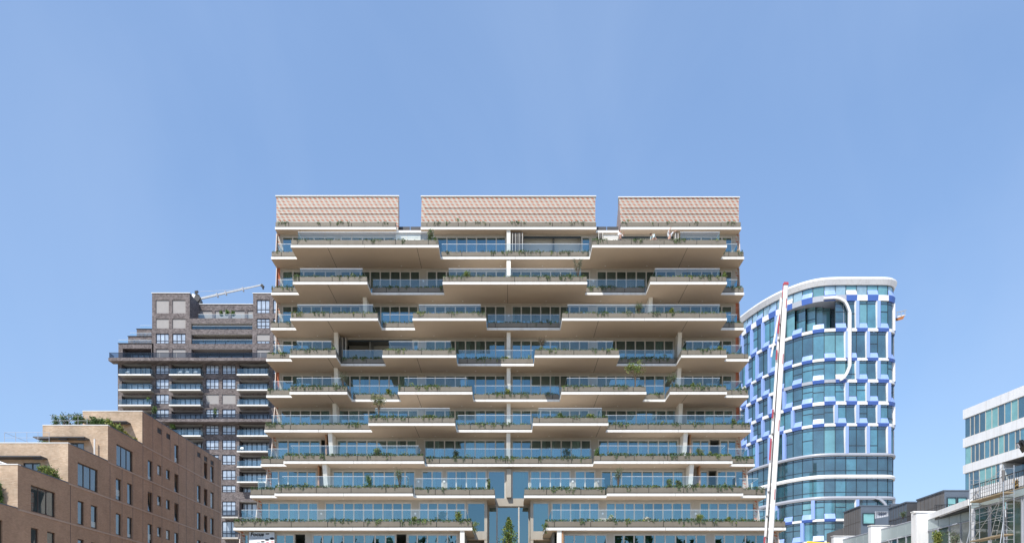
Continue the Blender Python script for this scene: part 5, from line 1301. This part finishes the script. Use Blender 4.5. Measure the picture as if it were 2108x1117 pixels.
rbox(H2, 1866, 65.6, 10.72 + CZ, 2.6, 3.1, M['bluegrey'], M['darkpanel'], [], )
rbox(H3, 1943.5, 60.6, 10.72 + CZ, 1.78, 4.0, M['greyclad'], M['bluegrey'], [(1948, 1967.3, 1023, 1060, M['aqua']), (1969.3, 1989, 1023, 1060, M['aqua'])])
m = MB(); x0 = WX(1771.5, 72.9) - .05; m.box(x0, x0 + 2.4, 76.55, 80.5, ZPAR - .9, 10.25 + CZ); obj('lower_roof_box', m, M['greyclad'], H1)
# lean-to of the middle house: frame, plus a charcoal box painting in the shade under its roof
m = MB(); m.box(WX(1832, 70), WX(1866, 70), 69.8, 70.2, WZ(1040, 70), WZ(1036.5, 70)); m.box(WX(1832, 70), WX(1890, 66), 66.2, 70.0, 9.2 + CZ, 10.6 + CZ, 1); obj('terrace_screen', m, [M['bluegrey'], M['darkpanel']], H2)
# black bar railings on the terraces
def barrail(parent, p0, p1, h, n):
    m = MB(); p0 = Vector(p0); p1 = Vector(p1)
    m.bar(p0 + Vector((0, 0, h)), p1 + Vector((0, 0, h)), .045)
    m.bar(p0 + Vector((0, 0, .08)), p1 + Vector((0, 0, .08)), .035)
    for q in range(n + 1):
        c = p0.lerp(p1, q / n); m.bar(c, c + Vector((0, 0, h)), .022)
    return obj('bar_railing', m, M['black'], parent)
barrail(H3, PH.p(.3, ZPAR + .2, -.9), PH.p(-.2, ZPAR + .2, -.9) + Vector((2.6, -.2, 0)), .75, 26)
barrail(H2, PH.p(6.2, ZPAR - .1, -.6), PH.p(.6, ZPAR - .1, -.6), .7, 36)
# near house: wide white pier wall, sloped canopy with vents, shadowed return
m = MB(); q0 = 60.0
m.hexa([(WX(1880.5, q0), q0, 0), (WX(1924, q0), q0, 0), (WX(1924, q0), q0 + .35, 0), (WX(1880.5, q0), q0 + .35, 0)],
       [(WX(1880.5, q0), q0, 6.3 + CZ), (WX(1921, q0), q0, 6.3 + CZ), (WX(1921, q0), q0 + .35, 6.3 + CZ), (WX(1880.5, q0), q0 + .35, 6.3 + CZ)])
m.hexa([(WX(1880.5, q0), q0, 6.3 + CZ), (WX(1921, q0), q0, 6.3 + CZ), (WX(1921, q0), q0 + .35, 6.3 + CZ), (WX(1880.5, q0), q0 + .35, 6.3 + CZ)],
       [(WX(1880.5, q0), q0, 9.15 + CZ), (WX(1940, q0), q0, 9.15 + CZ), (WX(1940, q0), q0 + .35, 9.15 + CZ), (WX(1880.5, q0), q0 + .35, 9.15 + CZ)])
pw = obj('gable_wall', m, M['whitepanel'], H3)
m = MB(); m.box(WX(1879.5, q0), WX(1941, q0), q0 - .06, q0 + .41, 9.152 + CZ, 9.22 + CZ); obj('gable_cap', m, M['coping'], pw)
m = MB()
for zz in (8.2, 6.9, 5.6): m.box(WX(1881, q0), WX(1920, q0), q0 - .004, q0 - .001, zz + CZ - .01, zz + CZ + .01)
obj('panel_joint', m, M['greypanel'], pw)
cv = Plane((WX(1907, 59.8), 59.8, 0), Vector((WX(1993, 53.2) - WX(1907, 59.8), 53.2 - 59.8, 0)), (-1, -.2, 0))
LN = (Vector((WX(1993, 53.2), 53.2, 0)) - Vector((WX(1907, 59.8), 59.8, 0))).length
zc_ = WZ(1070, 59.8)
m = MB(); cv.box(m, 0, LN, zc_, zc_ + .38, -1.6, 0); co = obj('canopy', m, M['whitepanel'], H3)
m = MB()
for q in range(22): cv.box(m, LN * (.33 + .64 * q / 22), LN * (.33 + .64 * (q + .5) / 22), zc_ - .07, zc_ - .03, -.12, -.02)
cv.box(m, 0.05, LN - .05, zc_ - .16, zc_ - .002, -1.5, -.14, 1); obj('canopy_vent', m, [M['whitepanel'], M['black']], co)
for a, b in ((.30, .52), (.53, .74), (.75, .98)):
    window(cv, LN * a, LN * b, zc_ - 2.9, zc_ - .2, -1.5, H3, M['greyclad'], M['houseglass'] if a != .53 else M['tealpale'], n=1, trans=(.75,), fw=.09)
m = MB(); cv.box(m, LN * 1.0, LN * 1.12, 0, ZPAR + .6, -1.2, -.2); obj('near_pier', m, M['whitepanel'], H3)
# near windows with green curtains and balcony above them
cv2 = Plane((WX(2002, 52.6), 52.6, 0), Vector((.06, -1, 0)), (-1, -.06, 0))
for i_, (a, b) in enumerate(((.15, 1.6), (1.75, 3.0), (3.2, 4.6), (4.7, 6.2))):
    window(cv2, a, b, ZPAR - 4.0, WZ(1047, 52.6), 0, H3, M['greypanel'], M['houseglass'], n=1, fw=.08)
m = MB(); cv2.box(m, 0, 8, WZ(1046, 52.6), WZ(1032, 52.6), -.2, .08, 0); cv2.box(m, 0, 8, 0, ZPAR - 4.05, -.3, .0, 1); obj('fascia', m, [M['frosted'], M['whitepanel']], H3)
m = MB(); cv2.box(m, 0, 8, WZ(1032, 52.6) + .002, WZ(1032, 52.6) + .05, -4, .1); obj('balcony_floor', m, M['plank'], H3)
zb2 = WZ(1032, 52.6) + .05
barrail(H3, cv2.p(.1, zb2, 0), cv2.p(2.6, zb2, 0), .95, 14); barrail(H3, cv2.p(2.75, zb2, 0), cv2.p(8, zb2, 0), .95, 34)
sl = MB(); sl.hexa([W(1804, 1060, 71), W(1829, 1053, 71), W(1829, 1053, 71.05), W(1804, 1060, 71.05)], [W(1801, 1054, 71), W(1829, 1052, 71), W(1829, 1052, 71.05), W(1801, 1054, 71.05)])
sl = MB(); n = 6
for i in range(n):
    for j in range(n):
        def sp(a, b): 
            q = W(1801 + 28 * a, 1052 + (15 - 5 * a) * b, 70.6 + .25 * math.sin(3.1 * a) * math.sin(3.1 * b)); return q
        sl.face([sp(i / n, j / n), sp((i + 1) / n, j / n), sp((i + 1) / n, (j + 1) / n), sp(i / n, (j + 1) / n)])
so = obj('shade_sail', sl, M['greypanel'], None, True); sm = so.modifiers.new('thick', 'SOLIDIFY'); sm.thickness = .03
tag(so, 'light grey shade sail strung at the dark roof box of a town house', 'shade sail')
# plants at the houses
shrub('potted_tree', 'thin green plant on the dark terrace between two roof boxes', 1859, 1052, 1068, 64.5, 12, ld, lgr, kind='bare', group='plants at the town houses', cat='plant', dens=.5)
shrub('flowering_plant', 'yellow leaved plant in front of the near town house windows', 1928, 1094, 1140, 56.5, 16, ly, lg, kind='bare', group='plants at the town houses', cat='plant', dens=2.0, leaf=.16)
shrub('dry_palm', 'dried brown palm on the balcony behind the scaffold', 2092, 984, 1012, 48.6, 13, M['leafdry'], M['leafdry'], kind='bush', group='plants at the town houses', cat='plant', leaf=.14)
shrub('olive_plant', 'dark leafed shrub standing beside the near town house pier', 1964, 1092, 1140, 55.2, 26, lgr, ld, kind='bare', group='plants at the town houses', cat='plant', dens=1.3)

# ------------------------------------------------------------------ scaffold tower
sc = thing('scaffold_tower', 'aluminium scaffold tower standing in front of the near town house', 'scaffold', (28.3, 50, 0))
fa = [(28.05, 48.1), (28.65, 48.1)]; fb = [(28.05, 51.6), (28.65, 51.6)]; ZT = 10.0 + CZ
for (x, y) in fa + fb:
    m = MB(); m.tube((x, y, 0.15), (x, y, ZT), .026, .026, 8); po = obj('pole', m, M['alu'], sc)
    m = MB(); m.tube((x, y, 0), (x, y, .15), .07, .05, 8); obj('castor', m, M['black'], po)
m = MB()
for pair in (fa, fb):
    z = .5
    while z < ZT:
        if z > 0 and not (9.0 + CZ < z < 9.4 + CZ): m.tube((*pair[0], z), (*pair[1], z), .015)
        z += .5 if z < 8.2 + CZ else .75
obj('frame_rung', m, M['alu'], sc)
m = MB()
for zz in (9.5 + CZ, 8.98 + CZ, 7.6 + CZ, 7.1 + CZ, 5.4 + CZ, 4.9 + CZ, 2.0, 3.0): 
    for x in (28.05, 28.65): m.tube((x, 48.1, zz), (x, 51.6, zz), .015)
obj('guard_rail', m, M['alu'], sc)
m = MB()
for x, z0, z1 in ((28.05, 5.9 + CZ, 8.3 + CZ), (28.65, 8.4 + CZ, 6.2 + CZ), (28.05, 8.6 + CZ, 9.9 + CZ), (28.05, 3.4 + CZ, 5.6 + CZ), (28.65, 1, 3.5)): m.tube((x, 51.6, z0), (x, 48.1, z1), .015)
obj('diagonal_brace', m, M['alu'], sc)
for zz in (8.42 + CZ, 6.05 + CZ):
    m = MB(); m.box(28.02, 28.68, 48.15, 51.55, zz, zz + .07); obj('platform', m, M['plank'], sc)
m = MB()
for a in (-.15, .15): m.tube((28.3 + a, 49.6, 5.9 + CZ), (28.3 + a, 48.5, 8.4 + CZ), .018)
for q in range(9):
    f = q / 9; m.tube((28.15, 49.6 - 1.1 * f, 5.9 + CZ + 2.5 * f), (28.45, 49.6 - 1.1 * f, 5.9 + CZ + 2.5 * f), .014)
obj('ladder', m, M['alu'], sc)
m = MB(); m.tube((28.05, 48.1, 6.75 + CZ), (26.3, 47.2, .1), .03); m.tube((28.05, 51.6, 6.75 + CZ), (26.4, 52.2, .1), .03); obj('outrigger', m, M['alu'], sc)
m = MB(); m.tube((28.05, 48.1, 9.7 + CZ), (28.05, 48.1, 9.1 + CZ), .1, .07, 8); obj('coupler_bundle', m, M['greyclad'], sc)

# ------------------------------------------------------------------ raised boom barrier in front, right
YM = 18.0; k = YM / F
bm_ = thing('boom_barrier', 'raised white barrier boom with red tip and red reflectors', 'barrier', (WX(1564, YM), YM, 0))
ax = lambda py: 1586 + (1117 - py) * (1618.5 - 1586) / (1117 - 581)
m = MB(); m.hexa([W(ax(1450) + dx, 1450, YM + dy) for dx, dy in ((-5.6, -.05), (5.6, -.05), (5.6, .05), (-5.6, .05))], [W(ax(585.5) + dx, 585.5, YM + dy) for dx, dy in ((-4.9, -.05), (4.9, -.05), (4.9, .05), (-4.9, .05))])
boom = obj('boom', m, M['boomwhite'], bm_)
bv = boom.modifiers.new('bevel', 'BEVEL'); bv.width = .022; bv.segments = 3
m = MB(); m.hexa([W(ax(600) + dx, 600, YM + dy) for dx, dy in ((-6.8, -.03), (-5.3, -.03), (-5.3, .03), (-6.8, .03))], [W(ax(583) + dx, 583, YM + dy) for dx, dy in ((-6.6, -.03), (-5.2, -.03), (-5.2, .03), (-6.6, .03))])
m.hexa([W(ax(585) + dx, 585, YM + dy) for dx, dy in ((-5.5, -.058), (5.5, -.058), (5.5, .058), (-5.5, .058))], [W(ax(580) + dx, 580, YM + dy) for dx, dy in ((-4.8, -.05), (4.4, -.05), (4.4, .05), (-4.8, .05))])
m.hexa([W(ax(612) + dx, 612, YM + dy) for dx, dy in ((-7.2, -.03), (-5.4, -.03), (-5.4, .03), (-7.2, .03))], [W(ax(600) + dx, 600, YM + dy) for dx, dy in ((-6.9, -.03), (-5.4, -.03), (-5.4, .03), (-6.9, .03))])
m.hexa([W(ax(600) + dx, 600, YM + dy) for dx, dy in ((-4.8, -.03), (4.8, -.03), (4.8, .048), (-4.8, .048))], [W(ax(585) + dx, 585, YM + dy) for dx, dy in ((-4.8, -.03), (4.8, -.03), (4.8, .048), (-4.8, .048))])
cap = obj('tip_cap', m, [M['boomred']], bm_)
# skirt rod folded alongside
def skx(py): return ax(py) - 9.0 - (py - 600) * .005
m = MB(); m.bar(W(skx(612), 612, YM + .04), W(skx(1450), 1450, YM + .04), .035, .04); rod = obj('skirt_rod', m, M['boomwhite'], bm_)
for py in (668, 700, 850, 893, 1012, 1062, 1105):
    m = MB(); m.bar(W(skx(py) - 1, py, YM + .02), W(ax(py) - 4, py - 1.5, YM + .02), .03, .03); obj('bracket', m, M['greyclad'], bm_)
m = MB(); m.bar(W(skx(620) + 3.6, 620, YM + .06), W(skx(1450) + 4.2, 1450, YM + .06), .016, .02); obj('skirt_wire', m, M['greyclad'], bm_)
for a, b in ((648, 686), (720, 740), (842, 860), (902, 946), (1104, 1140)):
    m = MB(); m.bar(W(skx(a) - 1.2, a, YM - .005), W(skx(b) - 1.2, b, YM - .005), .016, .03); obj('red_reflector', m, M['boomred'], rod)
for a, b in ((614, 633), (728, 748), (864, 886), (1006, 1027)):
    m = MB(); m.bar(W(ax(a) + 2.8, a, YM - .052), W(ax(b) + 2.8, b, YM - .052), .014, .012); obj('red_reflector', m, M['boomred'], boom)
m = MB(); m.bar(W(1604, 640, YM - .01), W(1587.5, 734, YM - .01), .026, .03); obj('hanging_rod', m, M['boomwhite'], bm_)
m = MB(); bx = WX(1564, YM); m.box(bx - .25, bx + .25, YM - .3, YM + .3, .0, 1.1); m.box(bx - .3, bx + .3, YM - .35, YM + .35, 1.102, 1.2); obj('drive_cabinet', m, M['boomwhite'], bm_)

# ------------------------------------------------------------------ yellow machine just showing at the bottom edge
YY = 40.0
ym_ = thing('construction_machine', 'yellow construction machine, only its roof showing above the bottom edge', 'machine', (WX(1690, YY), YY, 0))
m = MB(); m.hexa([W(1658, 1126, YY), W(1712, 1126, YY), W(1712, 1126, YY + 1.5), W(1658, 1126, YY + 1.5)], [W(1661, 1112.5, YY), W(1709, 1116, YY), W(1709, 1116, YY + 1.5), W(1661, 1112.5, YY + 1.5)]); ro = obj('roof', m, M['yellow'], ym_)
bv = ro.modifiers.new('bevel', 'BEVEL'); bv.width = .04; bv.segments = 2
m = MB(); m.box(WX(1662, YY), WX(1708, YY), YY + .1, YY + 1.4, 2.4, WZ(1126, YY) - .003); obj('cab', m, M['tealdark'], ym_)
m = MB(); m.box(WX(1655, YY), WX(1760, YY), YY - .2, YY + 1.8, .9, 2.398); obj('chassis', m, M['yellow'], ym_)
for px in (1670, 1745):
    for dy in (-.2, 1.5):
        m = MB(); x = WX(px, YY); m.tube((x, YY + dy - .1, .55), (x, YY + dy + .35, .55), .55, .55, 16); obj('wheel', m, M['black'], ym_)

# ------------------------------------------------------------------ floodlight at the right edge
YL = 34.0
fl_ = thing('floodlight', 'black floodlight head leaning in at the right edge', 'lamp', (WX(2128, YL), YL, 0))
m = MB(); m.tube((WX(2128, YL), YL, 0), (WX(2128, YL), YL, WZ(900, YL)), .06, .05, 10); obj('pole', m, M['black'], fl_)
m = MB(); m.bar(W(2128, 908, YL), W(2106, 915, YL), .05); obj('arm', m, M['black'], fl_)
m = MB(); m.bar(W(2103, 908, YL), W(2114, 927, YL), .34, .22); m.bar(W(2096, 916, YL), W(2104, 912, YL), .16, .22); m.bar(W(2099, 908, YL), W(2106, 906.5, YL), .07, .1); obj('lamp_head', m, M['black'], fl_)
m = MB(); m.bar(W(2094.5, 917.5, YL), W(2096, 916.7, YL), .13, .18); obj('lens', m, M['greypanel'], fl_)

# ------------------------------------------------------------------ a belt of trees across the street behind the viewer (mirrored in the lowest windows)
rt = random.Random(5); lf = MB()
x = -75.0
while x < 75:
    h = rt.uniform(20, 28); rw = rt.uniform(3.5, 6)
    lf.tube((x, -34, 0), (x, -34, h * .6), .35, .15, 7, 2)
    for q in range(700):
        a, f = rt.uniform(0, 6.28), rt.random(); rr = rw * math.sin(math.pi * (0.12 + .85 * f)) * math.sqrt(rt.random())
        lf.leaf((x + math.cos(a) * rr, -34 + math.sin(a) * rr, h * (.3 + .7 * f)), rt.uniform(.7, 1.5), None, 0 if rt.random() < .6 else 1, rt)
    x += rt.uniform(5, 9)
tag(obj('treeline', lf, [M['leafdark'], M['leaf'], M['bark']]), 'belt of dark trees mirrored in the lowest windows', 'trees', kind='stuff')
